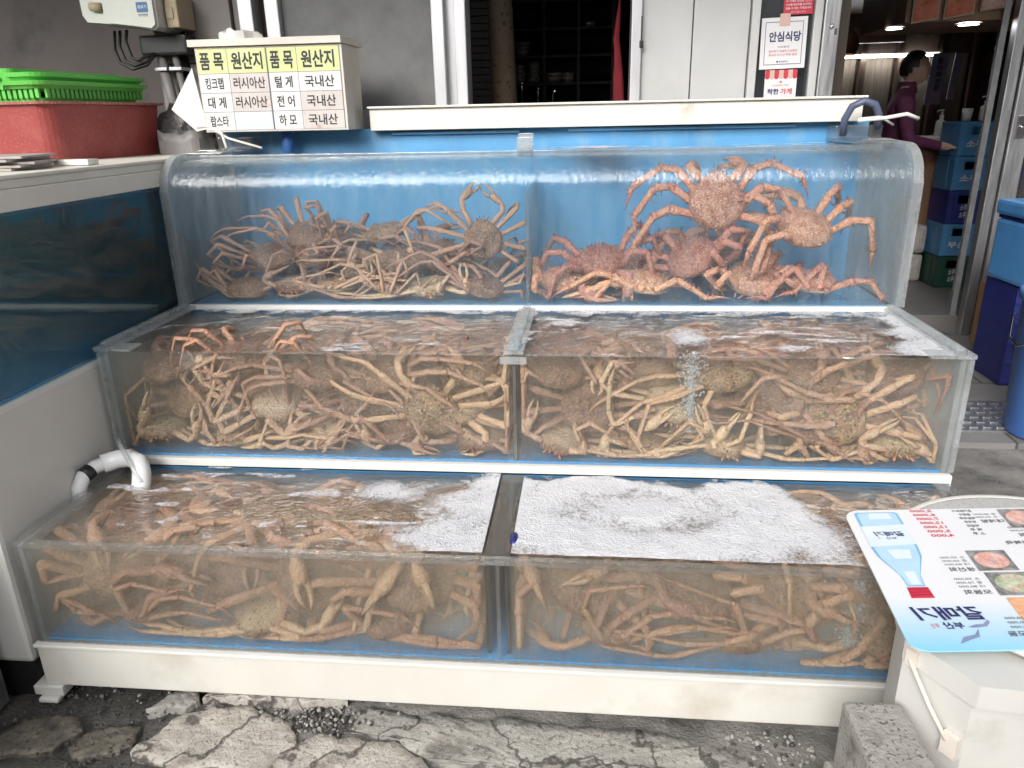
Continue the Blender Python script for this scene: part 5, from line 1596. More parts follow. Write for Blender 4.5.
add_crab('king', (1.80, 2.38, .85), (D(20), 0, .3), C_UR, 'fold', 607, 'dark king crab crouching on the floor right of the middle, legs tucked', G, 1.01)
add_crab('king', (1.98, 2.36, .845), (D(5), 0, 1.7), C_UR, 'splay', 608, 'king crab flat on the floor at the right end below the standing one', G, 0.97)
add_crab('king', (1.42, 2.60, .86), (D(10), 0, 2.8), C_UR, 'fold', 609, 'king crab at the back wall behind the glass facing one', G, 1.04)
add_crab('king', (1.70, 2.60, .90), (D(15), 0, .5), C_UR, 'arch', 610, 'king crab at the back wall under the high red one', G, 1.04)

# middle tank: packed to the brim
for C, nm, x0, x1, hb in ((C_ML, 'middle left tank', .10, 1.00, 0), (C_MR, 'middle right tank', 1.21, 2.09, 3)):
    G = 'snow crabs packed in the ' + nm
    row('snow', C, f'on the floor at the glass, {nm}', G, 1.89, .527, lin(x0, x1, 5), ['splay', 'trail', 'fold'] if not hb else ['trail', 'fold', 'splay'], [PI + .15, .1, PI, .2], SN, face=[0, PI, .6, PI + .5], s=1.15)
    row('snow', C, f'against the glass at mid height, {nm}', G, 1.90, .618, lin(x0 + .07, x1 - .05, 4), ['fold', 'hang', 'fold', 'trail'], [D(65), PI + .6, D(80), -D(60)], SN[::-1], face=[0, .3, -.3, PI], s=1.2)
    row('snow', C, f'under the surface at the glass, {nm}', G, 1.905, .70, lin(x0 + .02, x1 - .02, 5), ['hang', 'fold', 'trail', 'splay'], [.4, D(50), .2, .7], SN, face=[0, PI, .5, -.5], s=1.15)
    row('snow', C, f'below the surface, second row, {nm}', G, 2.05, .728, lin(x0 + .04, x1 - .06, 5), ['under', 'under', 'hang'], [.1, .2, -.15], SN[::-1], s=1.3)
    row('snow', C, f'below the surface by the rear wall, {nm}', G, 2.17, .73, lin(x0, x1, 5), ['under', 'splay', 'under'], [.1, -.1, .2], SN, s=1.3)
add_crab('snow', (.36, 1.90, .735), (D(25), .1, .25), C_ML[:4] + (C_ML[4], Z3 + .05), 'arch', 811, 'snow crab with a leg hooked over the glass rim, middle left tank', 'snow crabs packed in the middle left tank')
add_crab('snow', (.88, 1.862, .60), (D(100), 0, .1), C_ML, 'splay', 812, 'snow crab pressed belly first to the glass, pink mouth showing, middle left tank', 'snow crabs packed in the middle left tank', 1.15)
add_crab('snow', (1.93, 1.862, .60), (D(85), 0, -.3), C_MR, 'fold', 813, 'snow crab with open claw held to the glass at the right end', 'snow crabs packed in the middle right tank', 1.15)

# lowest tank
for C, nm, x0, x1, hb in ((C_LL, 'lowest left tank', .11, .97, 0), (C_LR, 'lowest right tank', 1.24, 2.08, 5)):
    G = 'snow crabs in the ' + nm
    row('snow', C, f'facing the glass in front, {nm}', G, 1.485, .345, lin(x0 + .05, x1 - .05, 4), ['fold', 'hang', 'fold', 'fold'], [D(42), D(30), D(66), D(55)], SN, face=[.1, -.2, .4, 0], s=1.42)
    row('snow', C, f'under the surface, second row, {nm}', G, 1.60, .405, lin(x0, x1, 5), ['under', 'under', 'hang'], [.1, .15, 0], SN[::-1], s=1.45)
    row('snow', C, f'under the surface at the rear wall, {nm}', G, 1.70, .40, lin(x0 + .05, x1 - .02, 4), ['under', 'splay'], [.1, 0], SN, s=1.4)
    row('snow', C, f'on the blue floor near the glass, {nm}', G, 1.47, .235, lin(x0 + .14, x1 - .14, 3), ['trail', 'trail'], [.05, PI], SN, face=[1.6, 1.3], jr=.3, s=1.2)

# ------------------------------------------------------------------ price box on its ledge
t = empty('price_box', (.28, 2.62, 1.31), 'white box with yellow headed Korean origin table, standing above the upper tank', 'sign box')
FL, FR_, ZB, ZT = -.012, .484, 1.318, 1.585
yf = 2.60
mb = MB(); mb.box((FL, yf, ZB), (FR_ + .004, yf + .19, ZT), 0, .003)
tb = sub(mb, 'body', MT['box_white'], t)
mb = MB(); mb.prism([(FL - .016, yf - .012), (FR_ + .006, yf - .012), (FR_ + .018, yf + .20), (FL - .016, yf + .20)], 2, ZT + .001, ZT + .022)
sub(mb, 'lid', MT['box_white'], t)
fr = (Vector(((FL + FR_) / 2, yf - .0008, (ZB + ZT) / 2)), EXX, EZZ, NY)
Wd, Hd = FR_ - FL - .008, ZT - ZB - .012
half = Wd / 2
rows_h = [.30, .235, .235, .23]
cells = MB(); ink = MB(); lines = MB()
yt = Hd / 2
table = [('품 목', '원산지', '품 목', '원산지'), ('킹크랩', '러시아산', '털 게', '국내산'), ('대 게', '러시아산', '전 어', '국내산'), ('랍스타', '', '하 모', '국내산')]
cw = [.215, .275, .205, .295]
for r in range(4):
    hh = Hd * rows_h[r]
    x = -Wd / 2
    for c in range(4):
        w = Wd * cw[c] + (.003 if c in (1,) else 0)
        mi = 1 if r == 0 else 0
        if (r, c) in ((1, 1), (2, 1), (2, 3), (3, 3)): mi = 2
        if (r, c) == (3, 1): mi = 3
        g = .0008
        rect(cells, fr, x + g, yt - hh + g, x + w - g - (.004 if c == 1 else 0), yt - g, mi, .0006)
        s = table[r][c]
        if s:
            tw = w * (.78 if r == 0 else (.70 if len(s.replace(' ', '')) < 4 else .80)) * (.86 if len(s) == 3 and c in (0, 2) and r else 1)
            write(ink, s, fr, x + w / 2 - .002, yt - hh / 2, tw, hh * (.70 if r == 0 else .60), .03 if r == 0 else .018, 0, 0, .0014)
        x += w
    yt -= hh
sub(cells, 'table_sheet', [MT['sign_white'], MT['sign_yellow'], MT['sign_tape'], MT['sign_bluish']], tb)
rect(lines, fr, -Wd / 2, -Hd / 2, Wd / 2, Hd / 2, 0, .0002)
sub(lines, 'table_lines', MT['ink_grey'], tb)
sub(ink, 'lettering', MT['ink'], tb)
mb = MB(); slab(mb, [(.05, 2.66), (.09, 2.63), (.15, 2.64), (.19, 2.68), (.12, 2.74), (.06, 2.73)], ZT + .0225, ZT + .05, .016, 5, .03, 4, 5)
tag(mb.build('rag', MT['white_plastic'], loc=(.1, 2.68, ZT + .022)), 'crumpled white rag on the lid of the price box', 'rag')
mb = MB(); mb.tube([(.235, 2.695, 1.245), (.235, 2.695, 1.317)], .020, 20)
tag(mb.build('blue_post', MT['bucket_blue'], loc=(.235, 2.695, 1.245)), 'short dark blue post under the price box', 'post')
mb = MB(); mb.prism([(-.14, 1.395), (-.045, 1.525), (-.020, 1.33), (-.06, 1.322)], 1, 2.63, 2.634)
tag(mb.build('plastic_sheet', MT['white_plastic'], loc=(-.08, 2.63, 1.32)), 'folded white sheet leaning on the left side of the price box', 'sheet')
mb = MB(); mb.tube([(-.02, 2.56, 1.335), (.03, 2.53, 1.34), (.08, 2.52, 1.318), (.10, 2.50, 1.268)], .0045, 8).tube([(.03, 2.53, 1.34), (.10, 2.52, 1.30), (.22, 2.50, 1.268)], .004, 8)
tag(mb.build('white_cable', MT['cord_white'], loc=(0, 2.55, 1.3)), 'thin white cables dipping into the upper tank below the price box', 'cable')
mb = MB(); mb.tube([(2.105, 2.64, 1.27), (2.103, 2.63, 1.32), (2.118, 2.62, 1.358), (2.150, 2.61, 1.373), (2.184, 2.61, 1.362), (2.203, 2.62, 1.33), (2.206, 2.63, 1.29)], .0115, 14)
tag(mb.build('grey_hose', MT['hose_grey'], loc=(2.1, 2.64, 1.27)), 'bent dark grey hose at the right end of the cream ledge', 'hose')
mb = MB(); mb.tube([(2.12, 2.56, 1.315), (2.2, 2.55, 1.322), (2.26, 2.55, 1.332), (2.30, 2.56, 1.318)], .006, 8).tube([(2.13, 2.58, 1.32), (2.20, 2.60, 1.325), (2.25, 2.62, 1.30)], .004, 8)
tag(mb.build('white_cable', MT['cord_white'], loc=(2.12, 2.56, 1.31)), 'white cable lying over the right end plate of the upper tank', 'cable')

# ------------------------------------------------------------------ on the left tank
# red tub
def tapered_box(mb, cx, cy, z0, z1, a0, b0, a1, b1, rc, rot, th=.006, mi=0, n=5):
    def ring(a, b, z, r):
        out = []
        for qx, qy, s in ((1, 1, 0), (-1, 1, 1), (-1, -1, 2), (1, -1, 3)):
            for k in range(n + 1):
                an = (s + k / n) * PI / 2
                out.append(Vector((qx * (a - r) + r * math.cos(an), qy * (b - r) + r * math.sin(an), z)))
        Rm = Matrix.Rotation(rot, 3, 'Z')
        return [Rm @ v + Vector((cx, cy, 0)) for v in out]
    R_ = [ring(a0, b0, z0, rc), ring(a1, b1, z1, rc), ring(a1 - th, b1 - th, z1, rc), ring(a0 - th, b0 - th, z0 + min(th, (z1 - z0) * .4), rc)]
    m = len(R_[0]); vs = [v for r in R_ for v in r]; fs = []
    for q in range(3):
        for k in range(m): fs.append((q * m + k, q * m + (k + 1) % m, (q + 1) * m + (k + 1) % m, (q + 1) * m + k))
    fs.append(tuple(range(m))[::-1]); fs.append(tuple(range(3 * m, 4 * m)))
    mb.add(vs, fs, mi)
TZ = 1.2465
tcx, tcy, trot = -.62, 2.53, D(-7)
t = empty('red_tub', (tcx, tcy, TZ), 'worn red plastic tub standing on the rim of the side tank', 'tub')
mb = MB(); tapered_box(mb, tcx, tcy, TZ, TZ + .165, .335, .255, .352, .272, .05, trot)
sub(mb, 'shell', MT['red_plastic'], t)
mb = MB(); tapered_box(mb, tcx, tcy, TZ + .1655, TZ + .173, .368, .284, .370, .286, .05, trot, .04)
sub(mb, 'rim', MT['tub_lid'], t)
def basket(z, h, lab, gap, cx, cy):
    t = empty('basket', (cx, cy, z), lab, 'basket', 'green baskets stacked in the red tub')
    a, b, rc = .335, .25, .05
    Rm = Matrix.Rotation(trot, 3, 'Z')
    mb = MB()
    # slotted wall: posts between bands
    tapered_box(mb, cx, cy, z, z + .010, a - .03, b - .03, a - .028, b - .028, rc, trot, .30 if False else .012)
    tapered_box(mb, cx, cy, z + h * .62, z + h * .8, a - .012, b - .012, a - .006, b - .006, rc, trot, .006)
    def post(u, v, dx, dy):
        p = Rm @ Vector((u, v, 0)) + Vector((cx, cy, 0))
        mb.box((-dx, -dy, z + .010), (dx, dy, z + h * .62), mat=Matrix.Translation((p.x, p.y, 0)) @ Rm.to_4x4())
    k = int(2 * a / gap)
    for i in range(k + 1):
        u = -a + .04 + (2 * a - .08) * i / k
        post(u, -b + .022, gap * .27, .004); post(u, b - .022, gap * .27, .004)
    k = int(2 * b / gap)
    for i in range(k + 1):
        v = -b + .04 + (2 * b - .08) * i / k
        post(a - .022, v, .004, gap * .27); post(-a + .022, v, .004, gap * .27)
    sub(mb, 'slotted_wall', MT['green_plastic'], t)
    mb = MB(); tapered_box(mb, cx, cy, z + h * .8, z + h * .8 + .012, a, b, a + .004, b + .004, rc, trot, .022)
    for q in (-.17, 0.02, .2):
        p = Rm @ Vector((q, -b - .002, 0)) + Vector((cx, cy, 0))
        mb.box((p.x - .004, p.y - .006, z + h * .8 - .012), (p.x + .004, p.y + .002, z + h * .8 - .0005))
    sub(mb, 'rim', MT['green_plastic'], t)
    mb = MB(); tapered_box(mb, cx, cy, z + h * .8 + .0125, z + h * .8 + .024, a - .10, b, a - .098, b + .002, .03, trot, .02)
    sub(mb, 'handle', MT['green_plastic'], t)
basket(TZ + .174, .058, 'lower bright green basket with slotted side set in the red tub', .022, tcx + .0, tcy)
basket(TZ + .203, .050, 'upper bright green basket nested on top of the other', .022, tcx - .005, tcy)
# stack of worn sheets, offcut of trim
for i in range(1):
    mb = MB()
    for k in range(5):
        Rm = Matrix.Translation((-.30 + .012 * (k % 3), 1.86 - .01 * (k % 2), 0)) @ Matrix.Rotation(D(8 + 6 * (k % 3)), 4, 'Z')
        mb.box((-.28, -.10, TZ + .0005 + k * .007), (.17, .10, TZ + .0065 + k * .007), 0, .001, mat=Rm)
    tag(mb.build('sheet_stack', MT['paper_grey'], loc=(-.3, 1.86, TZ)), 'stack of frayed grey sheets at the left picture edge before the red tub', 'sheets')
mb = MB(); mb.box((-.16, 2.0, TZ + .001), (-.06, 2.05, TZ + .016), 0, .003)
tag(mb.build('trim_offcut', MT['white_trim'], loc=(-.1, 2.02, TZ)), 'small white trim offcut lying on the tank rim before the red tub', 'offcut')
# net bag and grey bag behind the tub
mb = MB(); slab(mb, [(-.30, 2.78), (-.17, 2.76), (-.12, 2.84), (-.16, 2.96), (-.30, 2.95)], TZ, TZ + .145, .05, 4, .05, 5, 7, lip=.05)
tag(mb.build('net_bag', MT['bubble_wrap'], loc=(-.22, 2.85, TZ)), 'speckled grey net bag behind the red tub', 'bag')
mb = MB(); slab(mb, [(-.22, 2.66), (-.10, 2.65), (-.06, 2.72), (-.10, 2.78), (-.22, 2.76)], TZ, TZ + .07, .03, 8, .04, 5, 7, lip=.03)
tag(mb.build('grey_bag', MT['grey_bag'], loc=(-.15, 2.7, TZ)), 'crumpled dark grey plastic bag between the red tub and the upper tank', 'bag')
mb = MB(); mb.tube([(-.17, 2.9, 1.33), (-.14, 2.86, 1.37), (-.11, 2.82, 1.36), (-.09, 2.8, 1.30)], .012, 10).tube([(-.20, 2.9, 1.37), (-.13, 2.87, 1.375)], .016, 10)
tag(mb.build('green_strap', surf('strap_green', (.05, .12, .035), (.08, .17, .05), rough=.6), loc=(-.15, 2.86, 1.33)), 'dark green strap hanging by the grey pipes', 'strap')

# wall appliance, pipes and cables
t = empty('wall_unit', (-.45, 3.0, 1.7), 'white plastic electric unit with blue sticker mounted high on the wall', 'appliance')
mb = MB()
mb.prism([(-.600, 2.1), (-.590, 1.735), (-.575, 1.712), (-.50, 1.705), (-.40, 1.693), (-.318, 1.678), (-.300, 1.69), (-.298, 2.1)], 1, 2.93, 3.11)
sub(mb, 'body', MT['white_plastic'], t)
mb = MB(); mb.prism([(-.497, 2.1), (-.497, 1.718), (-.485, 1.706), (-.32, 1.684), (-.305, 1.696), (-.303, 2.1)], 1, 2.915, 2.9295)
cv = sub(mb, 'cover', MT['white_plastic'], t)
fr = (Vector((-.345, 2.9145, 1.745)), EXX, EZZ, NY)
mb = MB(); rect(mb, fr, -.022, -.008, .022, .026, 0, 0)
sub(mb, 'sticker', surf('sticker_blue', (.03, .14, .32), (.05, .18, .38), rough=.4), cv)
L = MB(); write(L, '경보기', fr, 0, .010, .034, .012, .018, 0, 0, .001); write(L, '전기안전', fr, 0, -.017, .036, .009, .018, 1, 0, .001)
sub(L, 'lettering', [MT['paper'], MT['ink_navy']], cv)
mb = MB(); mb.tube([(-.545, 2.92, 1.762), (-.505, 2.918, 1.758)], .016, 14)
sub(mb, 'knob', MT['beige_plastic'], t)
mb = MB(); mb.box((-.294, 2.98, 1.69), (-.245, 3.11, 1.80), 0, .006).box((-.290, 2.975, 1.72), (-.262, 2.979, 1.76), 0, .002)
tag(mb.build('junction_box', MT['beige_plastic'], loc=(-.27, 3.0, 1.69)), 'beige junction box right beside the white wall unit', 'junction box')
mb = MB(); mb.box((-.44, 3.02, 1.60), (-.25, 3.11, 1.672), 0, .01)
tag(mb.build('cable_box', MT['black'], loc=(-.35, 3.05, 1.6)), 'black box tangled with cables under the white wall unit', 'cable box')
mb = MB()
for k, (dx, dz) in enumerate(((0, 0), (.022, .012), (.05, .03))):
    mb.tube([(-.53 + dx, 3.02, 1.69), (-.53 + dx, 3.0, 1.62 + dz), (-.505 + dx, 2.98, 1.575 + dz * .5), (-.46 + dx * .6, 2.98, 1.55 + dz), (-.41, 3.0, 1.565 + dz), (-.38, 3.03, 1.61)], .006, 8)
tag(mb.build('black_cable', MT['black'], loc=(-.5, 3.0, 1.6)), 'looped black cables hanging under the white wall unit', 'cable')
for x0, x1, r, lab in ((-.395, -.335, .019, 'thick grey wall pipe left of the thinner one'), (-.335, -.287, .013, 'thin grey wall pipe with bracket at its top')):
    t = empty('wall_pipe', (x1, 3.05, 1.25), lab, 'pipe', 'grey pipes on the wall')
    sub(MB().tube([(x0 + .01, 3.06, 1.62), (x1, 3.06, 1.25)], r, 14), 'body', MT['pipe_grey'], t)
    sub(MB().box((x0 - .006, 3.03, 1.545), (x0 + .045, 3.11, 1.557), 0, .002), 'bracket', MT['alu'], t)

# white drain pipe pouring into the lowest tank
t = empty('drain_pipe', (0, 1.72, .47), 'white plastic drain elbow with black tape at the left end of the lowest tank', 'pipe')
mb = MB(); mb.tube([(-.016, 1.625, .42), (-.014, 1.63, .465), (-.010, 1.65, .488), (.0, 1.685, .497), (.022, 1.712, .499)], .019, 18)
sub(mb, 'pipe', MT['pvc'], t)
mb = MB(); mb.tube([(.012, 1.70, .499), (.04, 1.728, .501), (.075, 1.738, .501)], .025, 18).tube([(.065, 1.738, .501), (.10, 1.728, .492), (.118, 1.70, .475), (.124, 1.68, .452), (.126, 1.672, .43)], .0235, 18)
sub(mb, 'elbow', MT['pvc'], t)
mb = MB(); mb.tube([(-.0105, 1.6485, .487), (-.004, 1.672, .494)], .0205, 18)
sub(mb, 'tape', MT['black'], t)
mb = MB(); mb.tube([(.03, 1.76, .545), (.05, 1.735, .533), (.09, 1.70, .508), (.135, 1.665, .465)], .006, 10)
tag(mb.build('clear_hose', MT['edge_acrylic'], loc=(.05, 1.73, .55)), 'thin clear hose laid over the white drain elbow', 'hose')
mb = MB(); mb.lathe([(0, -.016), (.010, -.014), (.016, -.004), (.016, .004), (.010, .014), (0, .016)], (2.04, 1.397, .213), 20)
tag(mb.build('green_float', MT['green_ball'], loc=(2.04, 1.397, .2)), 'small green float on the blue floor at the right end of the lowest tank', 'float')
for x, y, r, lab in ((1.135, 1.46, 1, 'dark blue mussel shell afloat by the divider of the lowest tank'), ):
    mb = MB(); mb.lathe([(0, 0), (.012, .002), (.018, .008), (.012, .014), (0, .016)], (0, 0, 0), 16)
    mb.v = [(p[0] * .55 + x, p[1] * 1.5 + y, p[2] + LWZ - .002) for p in mb.v]
    tag(mb.build('mussel_shell', MT['crate_navy'], loc=(x, y, LWZ)), lab, 'shell')

# ------------------------------------------------------------------ front right: blocks, white bin, tray and menu board
MT['concrete_block'] = MT['granite']
mb = MB(); mb.box((1.768, .60, .165), (1.876, 1.165, .32), 0, .010)
tag(mb.build('concrete_block', MT['granite'], loc=(1.82, .9, .165)), 'speckled grey stone block on top of the darker one beside the white bin', 'block', 'stone blocks beside the bin')
mb = MB(); mb.box((1.757, .58, GROUND - .01), (1.868, 1.180, .162), 0, .010)
tag(mb.build('concrete_block', MT['granite'], loc=(1.82, .9, GROUND)), 'lower grey stone block standing on the gravel', 'block', 'stone blocks beside the bin')
t = empty('white_bin', (2.1, 1.2, GROUND), 'scuffed white bin with diagonal latch bar under the round tray', 'bin')
PB = [(1.944, 1.067), (2.35, 1.03), (2.42, 1.10), (2.42, 1.30), (1.90, 1.30), (1.872, 1.189)]
def inset(P, d):
    cx, cy = sum(p[0] for p in P) / len(P), sum(p[1] for p in P) / len(P)
    return [(cx + (p[0] - cx) * (1 - d), cy + (p[1] - cy) * (1 - d)) for p in P]
mb = MB(); mb.prism([(1.9455, 1.0795), (2.345, 1.043), (2.41, 1.105), (2.41, 1.295), (1.903, 1.295), (1.8745, 1.1905)], 2, GROUND, .400)
sub(mb, 'body', MT['bin_white'], t)
sub(MB().prism(PB, 2, .401, .447), 'lid', MT['bin_white'], t)
A, B = Vector((1.9455, 1.0795, 0)), Vector((1.8745, 1.1905, 0))
dd = (B - A).normalized(); nn = Vector((-dd.y, dd.x, 0))
if nn.x > 0: nn = -nn
def onface(sv, z, off): return A + dd * sv + nn * off + Vector((0, 0, z))
mb = MB()
mb.tube([onface(.112, .415, .012), onface(.062, .352, .013), onface(.022, .31, .014)], .004, 8)
for sv, z, w, h in ((.110, .418, .010, .016), (.018, .300, .014, .022)):
    a = [onface(sv - w, z - h, .001), onface(sv + w, z - h, .001), onface(sv + w, z + h, .001), onface(sv - w, z + h, .001)]
    b = [p + nn * .012 for p in a]
    mb.add(a + b, [(0, 1, 2, 3), (7, 6, 5, 4), (0, 4, 5, 1), (1, 5, 6, 2), (2, 6, 7, 3), (3, 7, 4, 0)])
sub(mb, 'latch', MT['box_white'], t)
t = empty('round_tray', (2.25, 1.37, .449), 'round grey topped tray with white rim lying under the menu board', 'tray')
sub(MB().lathe([(0, .464), (.315, .464), (.318, .467), (.318, .474), (.312, .4755), (0, .4755)], (2.25, 1.37, 0), 72), 'plate', MT['disc_grey'], t)
sub(MB().lathe([(.3185, .4635), (.326, .4645), (.328, .472), (.322, .4795), (.313, .4765)], (2.25, 1.37, 0), 72), 'rim', MT['white_plastic'], t)
sub(MB().lathe([(0, .4475), (.17, .4475), (.17, .4635), (0, .4635)], (2.22, 1.2, 0), 40), 'base', MT['disc_grey'], t)

t = empty('menu_board', (2.1, 1.36, .478), 'laminated white and sky blue menu board with bottle picture, seen upside down', 'menu')
o = Vector((1.880, 1.586, .4835)); ex = Vector((.9955, .095, 0)).normalized()
ey = Vector((-.034, -.45, -.0)).normalized()
Lh, Lw = .485, .60
nn = Vector((0, 0, 1))
fm = (o, ex, ey, nn)          # x to the right, y towards the viewer; the print is upside down for the viewer
rr = .035
outl = []
for (cx, cy, a0) in ((rr, rr, 180), (Lw - rr, rr, 270), (Lw - rr, Lh - rr, 0), (rr, Lh - rr, 90)):
    for k in range(7):
        a = D(a0 + 15 * k); outl.append((cx + rr * math.cos(a), cy + rr * math.sin(a)))
mb = MB()
vs = [o + ex * a + ey * b + nn * z for z in (-.003, 0) for a, b in outl]
m = len(outl)
mb.add(vs, [tuple(range(m)), tuple(range(m, 2 * m))[::-1]] + [((i + 1) % m, i, m + i, m + (i + 1) % m) for i in range(m)])
def menu_mat():
    mm, nt, out = new_mat('menu_print')
    n = N(nt)
    tc = n('ShaderNodeTexCoord')
    sx = n('ShaderNodeSeparateXYZ', {0: tc.outputs['Object']})
    g = n('ShaderNodeMapRange', {0: sx.outputs[1], 1: -.10, 2: -.25, 3: 0.0, 4: 1.0})   # printed sky blue strip towards the board's edge
    col = n.mix(g.outputs[0], (.76, .77, .80), (.26, .60, .82))
    b = n('ShaderNodeBsdfPrincipled', {'Base Color': col, 'Roughness': .28})
    nt.links.new(b.outputs[0], out.inputs[0])
    return mm
t = sub(mb, 'board', menu_mat(), t)
ft = (o, -ex, -ey, nn)         # reading direction of the upside-down print
def mt(mb, s, x, y, w, h, bold=0.0, mi=0, off=.0012, shear=0.0): write(mb, s, ft, -x, -y, w, h, bold, mi, shear, off)
# bottle picture: base towards the tank, cap towards the viewer
bp = MB()
bx0, bx1 = .020, .118
cxb = (bx0 + bx1) / 2
half_ = [(.012, .043), (.018, .049), (.16, .049), (.195, .045), (.235, .030), (.262, .020), (.30, .017)]
def shape(prof, k=1.0): return [(cxb - w * k, y) for y, w in prof] + [(cxb + w * k, y) for y, w in prof[::-1]]
poly(bp, fm, shape(half_, 1.0)[::-1], 0, .0008)
poly(bp, fm, shape([(y + .004, w) for y, w in half_[:-1]] + [(.297, .017)], .88)[::-1], 1, .0012)
poly(bp, fm, [(cxb - .049, .075), (cxb + .049, .068), (cxb + .049, .150), (cxb - .049, .158)][::-1], 2, .0016)
poly(bp, fm, [(cxb - .020, .17), (cxb + .028, .17), (cxb + .022, .205), (cxb - .012, .205)][::-1], 2, .0018)
poly(bp, fm, [(cxb - .010, .25), (cxb + .012, .25), (cxb + .010, .295), (cxb - .008, .295)][::-1], 2, .0018)
poly(bp, fm, [(cxb - .020, .303), (cxb + .020, .303), (cxb + .022, .338), (cxb - .022, .338)][::-1], 3, .0012)
poly(bp, fm, [(cxb - .018, .018), (cxb + .026, .018), (cxb + .03, .045), (cxb - .022, .045)][::-1], 2, .0018)
for k in range(3): poly(bp, fm, [(cxb - .019, .309 + k * .009), (cxb + .019, .309 + k * .009), (cxb + .019, .312 + k * .009), (cxb - .019, .312 + k * .009)][::-1], 4, .0016)
pb1, pb2, pb3 = surf('bottle_blue', (.16, .42, .66), (.22, .48, .72), rough=.3), surf('bottle_pale', (.40, .62, .80), (.50, .70, .86), rough=.3, scale=18), surf('bottle_white', (.64, .75, .86), (.72, .80, .88), rough=.3)
sub(bp, 'bottle_print', [pb1, pb2, pb3, MT['ink_red'], surf('cap_dark', (.36, .01, .04), rough=.4)], t)
L = MB()
mt(L, '갈매기', cxb + .004, .108, .062, .020, .03, 0, .0022, .25); mt(L, '부산', cxb + .004, .126, .022, .009, .018, 0, .0022); mt(L, '부', cxb - .022, .126, .006, .006, .0, 1, .0022)
mt(L, '갈매기', .098, .385, .122, .040, .03, 0, .0014, .25); mt(L, '부산', .095, .420, .036, .019, .03, 0, .0014, .2); mt(L, '부산', .062, .420, .015, .014, .0, 1, .0014)
for i, s in enumerate(('4,000', '5,000', '12,000', '12,000', '7,000', '6,000', '2,000')):
    mt(L, s, .185 - .002 * i, .118 - i * .0178, .050, .0130, .018, 1, .0014)
for i, s in enumerate(('소 주', '맥 주', '막걸리', '청하주', '복분자주', '음료수', '공기밥추가')):
    mt(L, s, .265, .112 - i * .0165, .026 + .009 * max(0, len(s) - 3), .011, .018, 2, .0014)
blocks = [('대게탕', .315, .060, ('소 30,000', '중 40,000')), ('물회', .365, .120, ('특 20,000', '25,000')), ('전복죽', .33, .150, ()),
          ('생선회', .178, .246, ('대 80,000', '중 60,000', '소 50,000')), ('모둠회', .178, .322, ('대 80,000', '중 70,000', '소 50,000')), ('해산물모둠', .222, .445, ('대 50,000', '중 40,000', '소 30,000')),
          ('초밥', .36, .20, ('특 20,000',)), ('알탕', .25, .462, ('15,000',)), ('매운탕', .395, .40, ('30,000',))]
for nm, x, y, pr in blocks:
    mt(L, nm, x, y, .017 * len(nm), .0145, .018, 2, .0014)
    for i, s in enumerate(pr): mt(L, s, x - .005, y - .018 - i * .0125, .05, .0085, .0, 2, .0014)
sub(L, 'lettering', [MT['ink_navy'], MT['ink_red'], MT['ink_grey']], t)
# gull outlines near the lettering
gl = MB()
poly(gl, fm, [(.118, .425), (.134, .418), (.148, .417), (.160, .405), (.162, .412), (.152, .424), (.138, .426), (.128, .427)][::-1], 0, .0012)
poly(gl, fm, [(.088, .470), (.100, .452), (.122, .446), (.134, .430), (.128, .452), (.108, .460)][::-1], 0, .0013)
sub(gl, 'gull_print', surf('gull_ink', (.20, .24, .42), (.28, .32, .5), rough=.4), t)
for x, y, w, h, mm in ((.208, .178, .08, .074, 'food_pink'), (.214, .258, .092, .076, 'food_green'), (.222, .341, .095, .078, 'food_orange'), (.345, .008, .08, .08, 'food_pink'), (.385, .10, .09, .06, 'food_red')):
    g = MB(); poly(g, fm, [(x, y), (x, y + h), (x + w, y + h), (x + w, y)][::1], 0, .0012)
    if mm in ('food_green', 'food_pink'):
        poly(g, fm, [(x + w * (.5 + .42 * math.cos(a)), y + h * (.5 + .40 * math.sin(a))) for a in np.linspace(0, 2 * PI, 22)[:-1]][::-1], 1, .0016)
    sub(g, 'food_print', [MT['food_orange'] if mm == 'food_orange' else MT['food_red'] if mm == 'food_red' else surf('dish_print', (.12, .12, .13), (.35, .34, .33), rough=.4, scale=50), MT[mm]], t)

# ------------------------------------------------------------------ right side: bucket, cooler and crate
t = empty('bucket', (3.14, 3.02, GROUND + .02), 'tall blue plastic bucket with wire handle at the right edge', 'bucket')
bxp, byp, bz = 3.215, 3.10, GROUND + .024
mb = MB(); mb.lathe([(0, 0), (.148, 0), (.155, .01), (.178, .56), (.19, .565), (.192, .60), (.182, .605), (.168, .56), (.146, .02), (0, .015)], (bxp, byp, bz), 40)
sub(mb, 'shell', MT['bucket_blue'], t)
mb = MB()
for sgn in (-1,):
    mb.tube([(bxp - .19, byp + .04, bz + .50), (bxp - .205, byp + .03, bz + .50), (bxp - .225, byp - .01, bz + .42), (bxp - .225, byp - .07, bz + .40), (bxp - .19, byp - .11, bz + .42), (bxp - .16, byp - .12, bz + .50)], .005, 8)
sub(mb, 'handle', MT['chrome'], t)
t = empty('cooler', (3.45, 3.75, .5), 'blue cool box with apple pictures standing on a crate', 'cooler')
mb = MB(); mb.box((3.305, 3.62, .545), (3.87, 3.98, .835), 0, .02)
cb = sub(mb, 'body', MT['cooler_blue'], t)
mb = MB(); mb.box((3.295, 3.61, .852), (3.88, 3.99, .925), 0, .018)
cl = sub(mb, 'lid', MT['cooler_blue'], t)
mb = MB(); mb.box((3.31, 3.625, .8355), (3.865, 3.975, .8515))
sub(mb, 'seam', MT['crate_navy'], t)
fr = (Vector((3.36, 3.6185, .72)), EXX, EZZ, NY)
ap = MB()
